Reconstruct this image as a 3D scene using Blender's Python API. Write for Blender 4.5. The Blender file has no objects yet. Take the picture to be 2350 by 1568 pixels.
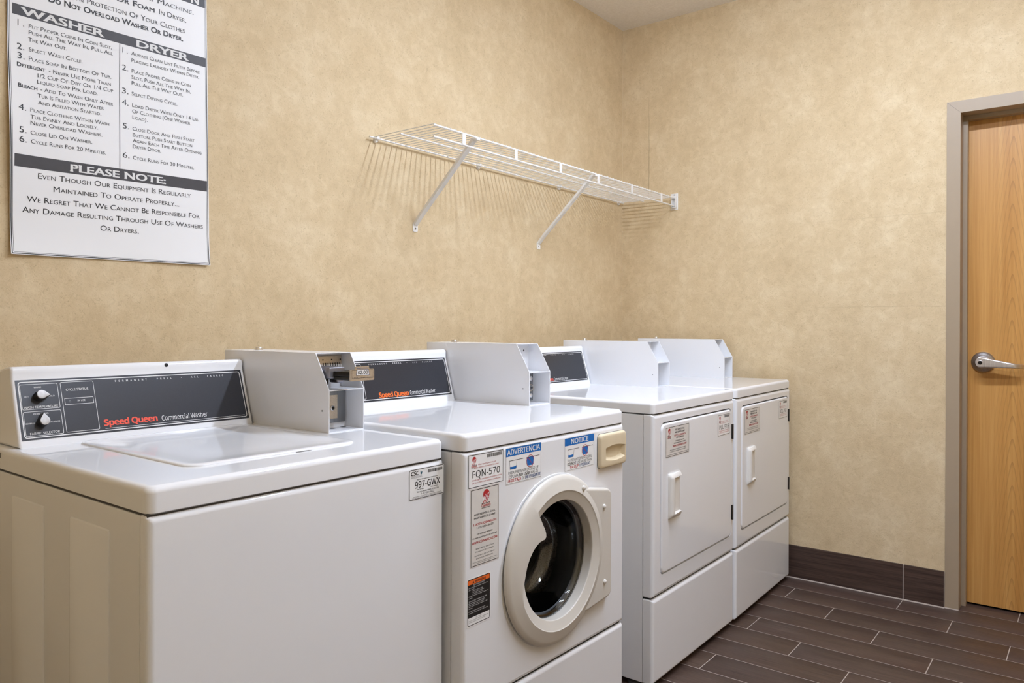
import bpy, bmesh, math, random
from mathutils import Vector, Matrix
from mathutils.geometry import tessellate_polygon

random.seed(7)
SC = bpy.context.scene
COL = SC.collection
PI = math.pi

# ------------------------------------------------------------------ camera
CAM_F, CAM_W = 1738.1, 2350.0
CAM_YAW, CAM_PITCH, CAM_ROLL = 0.662569, -0.003016, 0.002714
cam_d = bpy.data.cameras.new('camera')
cam_d.sensor_fit = 'HORIZONTAL'
cam_d.sensor_width = 36.0
cam_d.lens = CAM_F / CAM_W * 36.0
cam_d.shift_x = 6.0864 / CAM_W
cam_d.shift_y = -27.1532 / CAM_W
cam_d.clip_start = 0.05
cam = bpy.data.objects.new('camera', cam_d)
COL.objects.link(cam)
cy_, sy_ = math.cos(CAM_YAW), math.sin(CAM_YAW)
fw = Vector((cy_ * math.cos(CAM_PITCH), sy_ * math.cos(CAM_PITCH), math.sin(CAM_PITCH)))
rt = Vector((sy_, -cy_, 0.0))
up = rt.cross(fw)
cr, sr = math.cos(CAM_ROLL), math.sin(CAM_ROLL)
rt, up = rt * cr + up * sr, up * cr - rt * sr
cam.matrix_world = Matrix(((rt.x, up.x, -fw.x, -3.6152), (rt.y, up.y, -fw.y, -2.0464),
                           (rt.z, up.z, -fw.z, 1.1666), (0, 0, 0, 1)))
SC.camera = cam

# ------------------------------------------------------------------ world, exposure
w_ = bpy.data.worlds.new('world')
w_.use_nodes = True
w_.node_tree.nodes['Background'].inputs[0].default_value = (0.9, 0.95, 1.0, 1)
w_.node_tree.nodes['Background'].inputs[1].default_value = 0.0
SC.world = w_
SC.view_settings.view_transform = 'Standard'
SC.view_settings.look = 'None'
SC.view_settings.gamma = 1.0
SC.view_settings.use_curve_mapping = False
SC.view_settings.exposure = 0.70
LAMP_STRENGTH = 88.0
LAMP_COLOUR = (0.845, 0.955, 1.17)

# ------------------------------------------------------------------ materials
def lin(c):
    return tuple(((x / 255.0) / 12.92 if x / 255.0 <= 0.04045 else ((x / 255.0 + 0.055) / 1.055) ** 2.4) for x in c)

class NT:
    def __init__(s, name):
        s.m = bpy.data.materials.new(name)
        s.m.use_nodes = True
        s.t = s.m.node_tree
        s.b = s.t.nodes['Principled BSDF']
    def n(s, typ, **kw):
        x = s.t.nodes.new(typ)
        for k, v in kw.items():
            setattr(x, k, v)
        return x
    def l(s, a, b):
        s.t.links.new(a, b)
    def val(s, v):
        x = s.n('ShaderNodeValue'); x.outputs[0].default_value = v; return x.outputs[0]
    def math(s, op, a, b=None, c=None, clamp=False):
        x = s.n('ShaderNodeMath', operation=op); x.use_clamp = clamp
        for i, q in enumerate((a, b, c)):
            if q is None: continue
            if isinstance(q, (int, float)): x.inputs[i].default_value = q
            else: s.l(q, x.inputs[i])
        return x.outputs[0]
    def noise(s, vec, scale, detail=2.0, rough=0.5, dist=0.0):
        x = s.n('ShaderNodeTexNoise')
        x.inputs['Scale'].default_value = scale
        x.inputs['Detail'].default_value = detail
        x.inputs['Roughness'].default_value = rough
        x.inputs['Distortion'].default_value = dist
        if vec is not None: s.l(vec, x.inputs['Vector'])
        return x
    def coord(s):
        return s.n('ShaderNodeTexCoord').outputs['Object']
    def scale(s, vec, sc, loc=(0, 0, 0)):
        x = s.n('ShaderNodeMapping')
        x.inputs['Scale'].default_value = sc
        x.inputs['Location'].default_value = loc
        s.l(vec, x.inputs['Vector'])
        return x.outputs[0]
    def ramp(s, fac, stops):
        x = s.n('ShaderNodeValToRGB')
        e = x.color_ramp.elements
        while len(e) < len(stops): e.new(0.5)
        for el, (p, c) in zip(e, stops):
            el.position = p
            el.color = (*c, 1) if len(c) == 3 else c
        s.l(fac, x.inputs[0])
        return x.outputs[0]
    def mix(s, fac, a, b, blend='MIX'):
        x = s.n('ShaderNodeMix', data_type='RGBA', blend_type=blend)
        for i, q in ((0, fac), (6, a), (7, b)):
            if isinstance(q, (int, float)): x.inputs[i].default_value = q
            elif isinstance(q, tuple): x.inputs[i].default_value = (*q, 1)
            else: s.l(q, x.inputs[i])
        return x.outputs[2]
    def bump(s, h, strength, dist=0.01):
        x = s.n('ShaderNodeBump')
        x.inputs['Strength'].default_value = strength
        x.inputs['Distance'].default_value = dist
        s.l(h, x.inputs['Height'])
        s.l(x.outputs[0], s.b.inputs['Normal'])
    def set(s, **kw):
        for k, v in kw.items():
            i = s.b.inputs[k]
            if isinstance(v, (int, float)): i.default_value = v
            elif isinstance(v, tuple): i.default_value = (*v, 1) if len(v) == 3 else v
            else: s.l(v, i)
        return s.m

def plain(name, rgb, rough=0.4, metal=0.0, vary=0.03, scale=30.0, **kw):
    t = NT(name)
    base = lin(rgb)
    f = t.noise(t.coord(), scale, 3.0).outputs[0]
    lo = tuple(max(0, c * (1 - vary)) for c in base)
    hi = tuple(min(1, c * (1 + vary)) for c in base)
    col = t.ramp(f, [(0.3, lo), (0.7, hi)])
    t.set(**{'Base Color': col, 'Roughness': rough, 'Metallic': metal})
    for k, v in kw.items():
        t.b.inputs[k.replace('_', ' ')].default_value = v
    return t.m

def wall_material(name, seam=False):
    t = NT(name)
    co = t.coord()
    big = t.noise(co, 5.0, 4.0, 0.6).outputs[0]
    mid = t.noise(co, 24.0, 3.0, 0.6, 0.6).outputs[0]
    fine = t.noise(co, 110.0, 4.0, 0.62, 1.8).outputs[0]
    # printed scrolls: thin contour lines of a distorted noise, broken up by a second one
    sc1 = t.noise(co, 22.0, 1.5, 0.4, 1.8).outputs[0]
    ln = t.math('ABSOLUTE', t.math('SUBTRACT', t.math('FRACT', t.math('MULTIPLY', sc1, 7.0)), 0.5))
    ln = t.math('SUBTRACT', 1.0, t.math('MULTIPLY', ln, 9.0), clamp=True)
    brk = t.noise(co, 17.0, 2.0, 0.5).outputs[0]
    brk = t.math('MULTIPLY', t.math('SUBTRACT', brk, 0.42), 6.0, clamp=True)
    scroll = t.math('MULTIPLY', ln, brk)
    base = t.ramp(t.math('ADD', t.math('MULTIPLY', big, 0.55), t.math('MULTIPLY', mid, 0.45)),
                  [(0.3, lin((204, 181, 143))), (0.5, lin((217, 195, 157))), (0.7, lin((230, 211, 175)))])
    c = t.mix(t.math('MULTIPLY', scroll, 0.13), base, lin((150, 122, 84)))
    sp = t.math('MULTIPLY', t.math('SUBTRACT', 0.44, fine), 2.6, clamp=True)
    c = t.mix(t.math('MULTIPLY', sp, 1.0), c, lin((158, 132, 96)))
    sp2 = t.math('MULTIPLY', t.math('SUBTRACT', fine, 0.58), 2.0, clamp=True)
    c = t.mix(t.math('MULTIPLY', sp2, 0.85), c, lin((238, 222, 194)))
    if seam:
        sx = t.n('ShaderNodeSeparateXYZ'); t.l(co, sx.inputs[0])
        wob = t.math('MULTIPLY', t.math('SUBTRACT', t.noise(co, 9.0, 2.0).outputs[0], 0.5), 0.012)
        d = t.math('ABSOLUTE', t.math('SUBTRACT', t.math('ADD', sx.outputs[1], wob), -0.159))
        line = t.math('SUBTRACT', 1.0, t.math('MULTIPLY', d, 260.0), clamp=True)
        line = t.math('MULTIPLY', line, t.math('GREATER_THAN', sx.outputs[2], 1.86))
        line = t.math('MULTIPLY', line, t.math('MULTIPLY', t.math('SUBTRACT', 2.45, sx.outputs[2]), 2.5, clamp=True))
        c = t.mix(t.math('MULTIPLY', line, 0.5), c, lin((128, 100, 66)))
        d2 = t.math('ABSOLUTE', t.math('SUBTRACT', t.math('ADD', sx.outputs[2], wob), 1.262))
        l2 = t.math('MULTIPLY', t.math('SUBTRACT', 1.0, t.math('MULTIPLY', d2, 300.0), clamp=True), t.math('MULTIPLY', t.math('SUBTRACT', -0.9, sx.outputs[1]), 2.5, clamp=True))
        c = t.mix(t.math('MULTIPLY', l2, 0.18), c, lin((128, 100, 66)))
        d3 = t.math('ABSOLUTE', t.math('SUBTRACT', t.math('ADD', sx.outputs[2], wob), 1.655))
        l3 = t.math('MULTIPLY', t.math('SUBTRACT', 1.0, t.math('MULTIPLY', d3, 300.0), clamp=True), t.math('MULTIPLY', t.math('SUBTRACT', -0.8, sx.outputs[1]), 2.0, clamp=True))
        c = t.mix(t.math('MULTIPLY', l3, 0.14), c, lin((128, 100, 66)))
    t.bump(t.math('ADD', t.math('MULTIPLY', fine, 0.6), t.math('MULTIPLY', mid, 1.0)), 0.22, 0.005)
    return t.set(**{'Base Color': c, 'Roughness': 0.75, 'Specular IOR Level': 0.25})

def tile_material(name, dark, light, attr=None, along='Y'):
    t = NT(name)
    co = t.coord()
    s = {'Y': (230.0, 5.0, 60.0), 'Z': (60.0, 5.0, 230.0)}[along]
    st = t.noise(t.scale(co, s), 1.0, 3.0, 0.6).outputs[0]
    s2 = {'Y': (90.0, 0.9, 20.0), 'Z': (20.0, 0.9, 90.0)}[along]
    st2 = t.noise(t.scale(co, s2), 1.0, 3.0, 0.6).outputs[0]
    f = t.math('ADD', t.math('MULTIPLY', st, 0.75), t.math('MULTIPLY', st2, 0.25))
    c = t.ramp(f, [(0.36, lin(dark)), (0.64, lin(light))])
    if attr:
        a = t.n('ShaderNodeAttribute', attribute_name=attr)
        c = t.mix(1.0, c, a.outputs['Color'], 'MULTIPLY')
    t.bump(f, 0.12, 0.002)
    return t.set(**{'Base Color': c, 'Roughness': 0.42, 'Specular IOR Level': 0.4})

def wood_material(name):
    t = NT(name)
    co = t.coord()
    sx = t.n('ShaderNodeSeparateXYZ'); t.l(co, sx.inputs[0])
    yy, zz = sx.outputs[1], sx.outputs[2]
    wob = t.math('MULTIPLY', t.math('SUBTRACT', t.noise(t.scale(co, (1, 5.0, 1.0)), 1.0, 3.0).outputs[0], 0.5), 0.5)
    d = t.math('ADD', t.math('SUBTRACT', yy, -1.765), t.math('MULTIPLY', wob, 0.05))
    ad = t.math('ABSOLUTE', d)
    f = t.math('ADD', t.math('ADD', t.math('MULTIPLY', zz, 0.55), t.math('MULTIPLY', t.math('SQRT', t.math('ADD', t.math('MULTIPLY', d, d), 0.00006)), 4.0)), t.math('MULTIPLY', wob, 0.10))
    fr = t.math('FRACT', t.math('MULTIPLY', f, 19.0))
    ring = t.math('MULTIPLY', t.math('SUBTRACT', fr, 0.72), 3.5, clamp=True)
    near = t.math('SUBTRACT', 1.0, t.math('MULTIPLY', ad, 12.0), clamp=True)
    ring = t.math('MULTIPLY', ring, near)
    st = t.noise(t.scale(co, (60.0, 130.0, 2.2)), 1.0, 3.0, 0.6).outputs[0]
    st2 = t.noise(t.scale(co, (20.0, 26.0, 0.8)), 1.0, 3.0, 0.6).outputs[0]
    fle = t.noise(t.scale(co, (100.0, 220.0, 14.0)), 1.0, 2.0, 0.6).outputs[0]
    base = t.ramp(t.math('ADD', t.math('MULTIPLY', st, 0.5), t.math('MULTIPLY', st2, 0.5)),
                  [(0.34, lin((186, 132, 66))), (0.5, lin((200, 147, 79))), (0.66, lin((212, 162, 94)))])
    c = t.mix(t.math('MULTIPLY', ring, 0.6), base, lin((150, 104, 54)))
    fl = t.math('MULTIPLY', t.math('SUBTRACT', 0.4, fle), 3.0, clamp=True)
    c = t.mix(t.math('MULTIPLY', fl, 0.5), c, lin((165, 116, 62)))
    return t.set(**{'Base Color': c, 'Roughness': 0.38})

def drum_material(name):
    t = NT(name)
    v = t.n('ShaderNodeTexVoronoi', feature='F1'); v.inputs['Scale'].default_value = 260.0
    t.l(t.coord(), v.inputs['Vector'])
    c = t.ramp(v.outputs['Distance'], [(0.26, (0.01, 0.008, 0.007)), (0.42, (0.36, 0.30, 0.27))])
    return t.set(**{'Base Color': c, 'Metallic': 0.35, 'Roughness': 0.45})

def ceiling_material(name):
    t = NT(name)
    co = t.coord()
    f = t.noise(co, 90.0, 3.0, 0.6).outputs[0]
    c = t.ramp(f, [(0.3, lin((236, 229, 220))), (0.7, lin((246, 240, 232)))])
    t.bump(f, 0.35, 0.006)
    return t.set(**{'Base Color': c, 'Roughness': 0.9})

def brushed(name, rgb, rough, scale=(300.0, 300.0, 8.0)):
    t = NT(name)
    f = t.noise(t.scale(t.coord(), scale), 1.0, 2.0).outputs[0]
    b = lin(rgb)
    c = t.ramp(f, [(0.3, tuple(x * 0.88 for x in b)), (0.7, tuple(min(1, x * 1.08) for x in b))])
    return t.set(**{'Base Color': c, 'Metallic': 1.0, 'Roughness': rough})

def glass_material(name):
    # thin clear glass: what is not reflected passes straight through
    t = NT(name)
    f = t.noise(t.coord(), 6.0, 2.0).outputs[0]
    c = t.ramp(f, [(0.3, (0.86, 0.88, 0.89)), (0.7, (0.90, 0.92, 0.93))])
    tr = t.n('ShaderNodeBsdfTransparent'); t.l(c, tr.inputs[0])
    gl = t.n('ShaderNodeBsdfGlossy'); gl.inputs['Roughness'].default_value = 0.03
    fr = t.n('ShaderNodeFresnel'); fr.inputs[0].default_value = 1.5
    mx = t.n('ShaderNodeMixShader')
    t.l(t.math('MULTIPLY', fr.outputs[0], 1.6, clamp=True), mx.inputs[0]); t.l(tr.outputs[0], mx.inputs[1]); t.l(gl.outputs[0], mx.inputs[2])
    t.l(mx.outputs[0], t.t.nodes['Material Output'].inputs[0])
    return t.m

def lamp_material(name, strength):
    t = NT(name)
    f = t.noise(t.coord(), 200.0, 1.0).outputs[0]
    c = t.ramp(f, [(0.3, tuple(x * 0.97 for x in LAMP_COLOUR)), (0.7, LAMP_COLOUR)])
    return t.set(**{'Base Color': (0.9, 0.9, 0.9), 'Emission Color': c, 'Emission Strength': strength})

def enamel_material(name, rgb, rough):
    t = NT(name)
    base = lin(rgb)
    co = t.coord()
    c = t.ramp(t.noise(co, 4.0, 3.0).outputs[0], [(0.3, tuple(x * 0.992 for x in base)), (0.7, base)])
    return t.set(**{'Base Color': c, 'Roughness': rough, 'IOR': 1.52})

M = {}
M['wall'] = wall_material('tan_wallpaper')
M['wall_r'] = wall_material('tan_wallpaper_with_seams', seam=True)
M['ceiling'] = ceiling_material('painted_ceiling')
M['tile'] = tile_material('brown_plank_tile', (66, 50, 43), (91, 73, 64), 'tint', 'Y')
M['base_tile'] = tile_material('brown_base_tile', (58, 43, 37), (88, 70, 61), None, 'Z')
M['grout'] = plain('grout', (176, 163, 152), 0.85, vary=0.06, scale=60)
M['caulk'] = plain('caulk', (206, 182, 142), 0.6)
M['enamel'] = enamel_material('white_enamel', (243, 244, 246), 0.07)
M['plastic'] = plain('white_plastic', (234, 231, 225), 0.35, vary=0.01, scale=8)
M['door_plastic'] = plain('warm_white_plastic', (218, 213, 203), 0.38, vary=0.012, scale=8)
M['beige'] = plain('aged_beige_plastic', (226, 210, 178), 0.4, vary=0.03, scale=14)
M['case'] = enamel_material('white_sheet_metal', (238, 239, 242), 0.2)
M['dark'] = plain('dark_gap', (26, 24, 22), 0.8)
M['rubber'] = plain('black_rubber_and_gap_shade', (30, 30, 31), 0.5)  # also the dark tone painted into the panel and door gaps
M['boot'] = plain('grey_boot_rubber', (112, 112, 114), 0.3)
M['foot'] = plain('grey_foot_rubber_and_gap_shade', (70, 68, 68), 0.6)  # also the tone of the painted shade under the machine tops
M['fascia'] = plain('charcoal_fascia', (44, 46, 53), 0.3, vary=0.06, scale=300)
M['ink_white'] = plain('white_ink', (232, 232, 230), 0.5)
M['ink_black'] = plain('black_ink', (24, 23, 24), 0.5)
M['ink_grey'] = plain('grey_ink', (120, 120, 122), 0.5)
M['ink_red'] = plain('red_ink', (186, 38, 40), 0.5)
M['ink_orange'] = plain('orange_ink', (238, 112, 42), 0.5)
M['ink_logo'] = plain('red_orange_ink', (238, 84, 58), 0.5)
M['ink_blue'] = plain('blue_ink', (6, 108, 190), 0.5)
M['ink_navy'] = plain('navy_ink', (24, 66, 122), 0.5)
M['ink_teal'] = plain('teal_ink', (44, 98, 112), 0.5)
M['ink_char'] = plain('charcoal_ink', (62, 60, 62), 0.5, vary=0.08, scale=40)
M['sticker'] = plain('sticker_paper', (246, 246, 245), 0.4)
M['sticker_grey'] = plain('silver_sticker', (226, 222, 216), 0.4)
M['paper'] = plain('poster_paper', (242, 242, 242), 0.45, vary=0.01, scale=5)
M['knob_skirt'] = plain('black_knob_plastic', (28, 27, 28), 0.35)
M['knob_face'] = brushed('brushed_knob_cap', (158, 154, 150), 0.42)
M['chrome'] = brushed('chrome', (232, 232, 234), 0.28)
M['steel'] = brushed('dull_steel', (150, 152, 154), 0.4)
M['bronze'] = brushed('bronze_plate', (212, 200, 182), 0.45, (500.0, 500.0, 500.0))
M['cast'] = brushed('grey_cast_metal', (150, 150, 158), 0.45, (60.0, 60.0, 60.0))
M['dkmetal'] = brushed('dark_slide_metal', (60, 58, 56), 0.4)
M['lever'] = brushed('satin_nickel', (222, 221, 224), 0.38)
M['rose'] = brushed('satin_nickel_rose', (186, 184, 185), 0.36)
M['frame'] = plain('taupe_frame_paint', (168, 150, 126), 0.42, vary=0.015, scale=10)
M['wood'] = wood_material('oak_veneer')
M['wire'] = plain('white_vinyl_wire', (238, 236, 232), 0.35, vary=0.01)
M['drum'] = drum_material('perforated_drum')
M['glass'] = glass_material('door_glass')
M['lamp'] = lamp_material('lamp_diffuser', LAMP_STRENGTH)
M['lamp_dim'] = lamp_material('lamp_diffuser_dimmer', LAMP_STRENGTH * 0.60)

# ------------------------------------------------------------------ mesh helpers
def rrect(x0, x1, y0, y1, r, n=6):
    """rounded rectangle, counter-clockwise from the lower right corner"""
    out = []
    r = max(1e-5, min(r, (x1 - x0) / 2 - 1e-5, (y1 - y0) / 2 - 1e-5))
    for cx, cy, a0 in ((x1 - r, y0 + r, -PI / 2), (x1 - r, y1 - r, 0), (x0 + r, y1 - r, PI / 2), (x0 + r, y0 + r, PI)):
        for i in range(n + 1):
            a = a0 + PI / 2 * i / n
            out.append((cx + r * math.cos(a), cy + r * math.sin(a)))
    return out

def circ(cx, cy, r, n=64):
    return [(cx + r * math.cos(2 * PI * i / n), cy + r * math.sin(2 * PI * i / n)) for i in range(n)]

def offset_poly(p, d):
    """move a counter-clockwise outline inwards by d"""
    n = len(p)
    out = []
    for i in range(n):
        a, b, c = Vector(p[i - 1]), Vector(p[i]), Vector(p[(i + 1) % n])
        e1, e2 = (b - a).normalized(), (c - b).normalized()
        n1, n2 = Vector((-e1.y, e1.x)), Vector((-e2.y, e2.x))
        m = n1 + n2
        k = m.dot(n1)
        m = m / k if k > 0.2 else n1
        q = b + m * d
        out.append((q.x, q.y))
    return out

class MB:
    def __init__(s):
        s.v, s.f, s.m, s.s = [], [], [], []
    def add(s, pts):
        i = len(s.v)
        s.v.extend(tuple(p) for p in pts)
        return list(range(i, i + len(pts)))
    def face(s, idx, m=0, smooth=True):
        s.f.append(tuple(idx)); s.m.append(m); s.s.append(smooth)
    def loft(s, loops, closed=True, cap0=False, cap1=False, m=0, smooth=True):
        ids = [s.add(l) for l in loops]
        n = len(loops[0])
        for a, b in zip(ids, ids[1:]):
            for i in range(n if closed else n - 1):
                j = (i + 1) % n
                s.face((a[i], a[j], b[j], b[i]), m, smooth)
        if cap0: s.face(ids[0][::-1], m, smooth)
        if cap1: s.face(ids[-1], m, smooth)
        return ids
    def box(s, x0, x1, y0, y1, z0, z1, m=0):
        i = s.add([(x, y, z) for z in (z0, z1) for y in (y0, y1) for x in (x0, x1)])
        for q in ((0, 2, 3, 1), (4, 5, 7, 6), (0, 1, 5, 4), (2, 6, 7, 3), (0, 4, 6, 2), (1, 3, 7, 5)):
            s.face([i[k] for k in q], m, False)
        return s
    def rbox(s, x0, x1, y0, y1, z0, z1, r=0.004, seg=3, m=0, sel=None):
        bm = bmesh.new()
        vs = [bm.verts.new((x, y, z)) for z in (z0, z1) for y in (y0, y1) for x in (x0, x1)]
        for q in ((0, 2, 3, 1), (4, 5, 7, 6), (0, 1, 5, 4), (2, 6, 7, 3), (0, 4, 6, 2), (1, 3, 7, 5)):
            bm.faces.new([vs[k] for k in q])
        ed = [e for e in bm.edges if sel is None or sel((e.verts[0].co + e.verts[1].co) / 2)]
        bmesh.ops.bevel(bm, geom=ed, offset=r, segments=seg, profile=0.5, affect='EDGES', clamp_overlap=True)
        bm.verts.index_update()
        o = len(s.v)
        s.v.extend(tuple(v.co) for v in bm.verts)
        for f in bm.faces:
            s.face([o + v.index for v in f.verts], m, True)
        bm.free()
        return s
    def lathe(s, prof, fn, n=48, cap0=False, cap1=False, m=0):
        """prof: (radius, height); fn(radial x, radial y, height) -> point"""
        s.loft([[fn(r * math.cos(2 * PI * i / n), r * math.sin(2 * PI * i / n), h) for i in range(n)] for r, h in prof],
               True, cap0, cap1, m)
        return s
    def tube(s, path, r, n=8, caps=True, m=0):
        path = [Vector(p) for p in path]
        loops = []
        ref = None
        for i, p in enumerate(path):
            d = (path[min(i + 1, len(path) - 1)] - path[max(i - 1, 0)]).normalized()
            if ref is None:
                ref = Vector((0, 0, 1)) if abs(d.z) < 0.9 else Vector((1, 0, 0))
            a = d.cross(ref).normalized(); b = a.cross(d).normalized()
            ref = b
            rr = r[i] if isinstance(r, (list, tuple)) else r
            loops.append([p + a * rr * math.cos(2 * PI * k / n) + b * rr * math.sin(2 * PI * k / n) for k in range(n)])
        s.loft(loops, True, caps, caps, m)
        return s
    def prism(s, poly, fn, t0, t1, m=0, smooth=False):
        """extrude a 2D outline; fn(a, b, t) -> point"""
        s.loft([[fn(a, b, t0) for a, b in poly], [fn(a, b, t1) for a, b in poly]], True, True, True, m, smooth)
        return s
    def holed(s, outer, holes, fn, m=0):
        loops = [[Vector((a, b, 0)) for a, b in l] for l in [outer] + holes]
        flat = [p for l in loops for p in l]
        ids = s.add([fn(p.x, p.y) for p in flat])
        for tri in tessellate_polygon(loops):
            s.face([ids[k] for k in tri], m, False)
        return s
    def build(s, name, mats, parent=None, wn=False, sharp=35.0, recalc=True):
        me = bpy.data.meshes.new(name)
        me.from_pydata(s.v, [], s.f)
        mats = mats if isinstance(mats, (list, tuple)) else [mats]
        for q in mats: me.materials.append(q)
        me.polygons.foreach_set('material_index', s.m)
        me.polygons.foreach_set('use_smooth', s.s)
        if recalc:
            bm = bmesh.new(); bm.from_mesh(me)
            bmesh.ops.remove_doubles(bm, verts=bm.verts, dist=1e-6)
            bmesh.ops.recalc_face_normals(bm, faces=bm.faces)
            bm.to_mesh(me); bm.free()
        me.set_sharp_from_angle(angle=math.radians(sharp))
        me.update()
        o = bpy.data.objects.new(name, me)
        COL.objects.link(o)
        if parent is not None: o.parent = parent
        if wn:
            md = o.modifiers.new('weighted', 'WEIGHTED_NORMAL'); md.keep_sharp = True
        return o

def tag(o, label=None, cat=None, group=None, kind=None):
    if label: o['label'] = label
    if cat: o['category'] = cat
    if group: o['group'] = group
    if kind: o['kind'] = kind
    return o

def empty(name, loc, rz=0.0):
    o = bpy.data.objects.new(name, None)
    o.empty_display_size = 0.1
    o.location = loc
    o.rotation_euler = (0, 0, rz)
    COL.objects.link(o)
    return o

# ------------------------------------------------------------------ printed graphics
_tc = {}
def grotesk():
    # the plain grotesque that ships inside Blender; the built-in font stands in if it is missing
    try:
        return bpy.data.fonts.load(bpy.utils.system_resource('DATAFILES', path='fonts') + '/NotoSansHebrew-Regular.woff2')
    except Exception:
        return None
GROT = grotesk()
def glyphs(text, caps=False, space=1.0, shear=0.0):
    key = (text, caps, space, shear)
    if key in _tc: return _tc[key]
    c = bpy.data.curves.new('print', 'FONT')
    c.body = text
    c.resolution_u = 3
    if GROT and not caps: c.font = GROT
    c.space_character = space
    c.shear = shear
    if caps:
        c.small_caps_scale = 0.74
        for i in range(len(text)): c.body_format[i].use_small_caps = True
    o = bpy.data.objects.new('print', c)
    me = bpy.data.meshes.new_from_object(o)
    vs = [(v.co.x, v.co.y) for v in me.vertices]
    fs = [tuple(p.vertices) for p in me.polygons]
    bpy.data.objects.remove(o); bpy.data.curves.remove(c); bpy.data.meshes.remove(me)
    _tc[key] = (vs, fs)
    return _tc[key]

class Print(MB):
    """flat graphics in (x, y) metres on a plane; the layer number lifts ink above paper by a hair"""
    def __init__(s, fn, lift=0.00012):
        super().__init__(); s.fn = fn; s.mats = []; s.lift = lift
    def mi(s, m):
        if m not in s.mats: s.mats.append(m)
        return s.mats.index(m)
    def P(s, x, y, l): return s.fn(x, y, l * s.lift)
    def poly(s, pts, m, l=1):
        s.face(s.add([s.P(x, y, l) for x, y in pts]), s.mi(m), False)
    def rect(s, x0, y0, x1, y1, m, l=1, nx=1, ny=1):
        s.quad((x0, y0), (x1, y0), (x1, y1), (x0, y1), m, l, nx, ny)
    def quad(s, a, b, c, d, m, l=1, nx=1, ny=1):
        def at(u, v):
            return ((a[0] * (1 - u) + b[0] * u) * (1 - v) + (d[0] * (1 - u) + c[0] * u) * v,
                    (a[1] * (1 - u) + b[1] * u) * (1 - v) + (d[1] * (1 - u) + c[1] * u) * v)
        ids = s.add([s.P(*at(i / nx, j / ny), l) for j in range(ny + 1) for i in range(nx + 1)])
        k = s.mi(m)
        for j in range(ny):
            for i in range(nx):
                q = j * (nx + 1) + i
                s.face((ids[q], ids[q + 1], ids[q + nx + 2], ids[q + nx + 1]), k, True)
    def ring(s, outer, inner, m, l=1):
        n = len(outer)
        a = s.add([s.P(x, y, l) for x, y in outer]); b = s.add([s.P(x, y, l) for x, y in inner])
        k = s.mi(m)
        for i in range(n):
            j = (i + 1) % n
            s.face((a[i], a[j], b[j], b[i]), k, False)
    def outline(s, x0, y0, x1, y1, w, m, r=0.0, l=1):
        s.ring(rrect(x0, x1, y0, y1, max(r, 1e-4), 4), rrect(x0 + w, x1 - w, y0 + w, y1 - w, max(r - w, 1e-4), 4), m, l)
    def line(s, a, b, w, m, l=1):
        d = Vector((b[0] - a[0], b[1] - a[1])); n = Vector((-d.y, d.x)).normalized() * w / 2
        s.poly([(a[0] - n.x, a[1] - n.y), (b[0] - n.x, b[1] - n.y), (b[0] + n.x, b[1] + n.y), (a[0] + n.x, a[1] + n.y)], m, l)
    def text(s, t, x0, y0, x1, h, m, l=2, y1=None, caps=False, bold=0.0, space=1.0, shear=0.0):
        """text from (x0,y0) to (x1,y1) along its baseline, capital height h"""
        vs, fs = glyphs(t, caps, space, shear)
        if not vs: return
        mn = min(v[0] for v in vs); mx = max(v[0] for v in vs)
        if y1 is None: y1 = y0
        k = (x1 - x0) / (mx - mn)
        kh = h / (CAP_S if caps else CAP_G)
        sl = (y1 - y0) / (x1 - x0)
        q = s.mi(m)
        # heavier weights: the same strokes struck again a hair to each side
        d = bold * 0.75
        for n_, (dx, dy) in enumerate([(0, 0)] if d == 0 else [(-d, -d * .6), (d, -d * .6), (-d, d * .6), (d, d * .6), (0, 0)]):
            ids = s.add([s.P(x0 + (x + dx - mn) * k, y0 + (x + dx - mn) * k * sl + (y + dy) * kh, l + 0.12 * n_) for x, y in vs])
            for f in fs: s.face([ids[i] for i in f], q, False)
    def done(s, name, parent=None):
        o = MB.build(s, name, [M[k] for k in s.mats], parent, recalc=False)
        return o

CAP_S = 0.682
CAP_G = max(v[1] for v in glyphs('H')[0])

def serif_letters(p, word, x0, y0, x1, h, m, y1=None, l=2):
    """wide slab letters: bold sans plus little slab feet"""
    p.text(word, x0, y0, x1, h, m, l, y1, caps=True, bold=0.04)
    vs, fs = glyphs(word, True)
    mn = min(v[0] for v in vs); mx = max(v[0] for v in vs)
    k = (x1 - x0) / (mx - mn); sl = ((y1 if y1 is not None else y0) - y0) / (x1 - x0)
    # slab feet under each stem that reaches the baseline or the cap line
    for yb, sgn in ((0.0, 1), (0.682, -1)):
        xs = sorted(v[0] for v in vs if abs(v[1] - yb) < 0.05)
        runs = []
        for x in xs:
            if runs and x - runs[-1][1] < 0.17: runs[-1][1] = x
            else: runs.append([x, x])
        for a, b in runs:
            if b - a > 0.32 or b - a < 0.06: continue
            a2, b2 = a - 0.05, b + 0.05
            X0, X1 = x0 + (a2 - mn) * k, x0 + (b2 - mn) * k
            kh = h / 0.682
            Y0 = y0 + (a2 - mn) * k * sl + (yb - 0.035 * sgn) * kh
            p.poly([(X0, Y0), (X1, Y0), (X1, Y0 + sgn * 0.10 * kh), (X0, Y0 + sgn * 0.10 * kh)], m, l)

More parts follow.
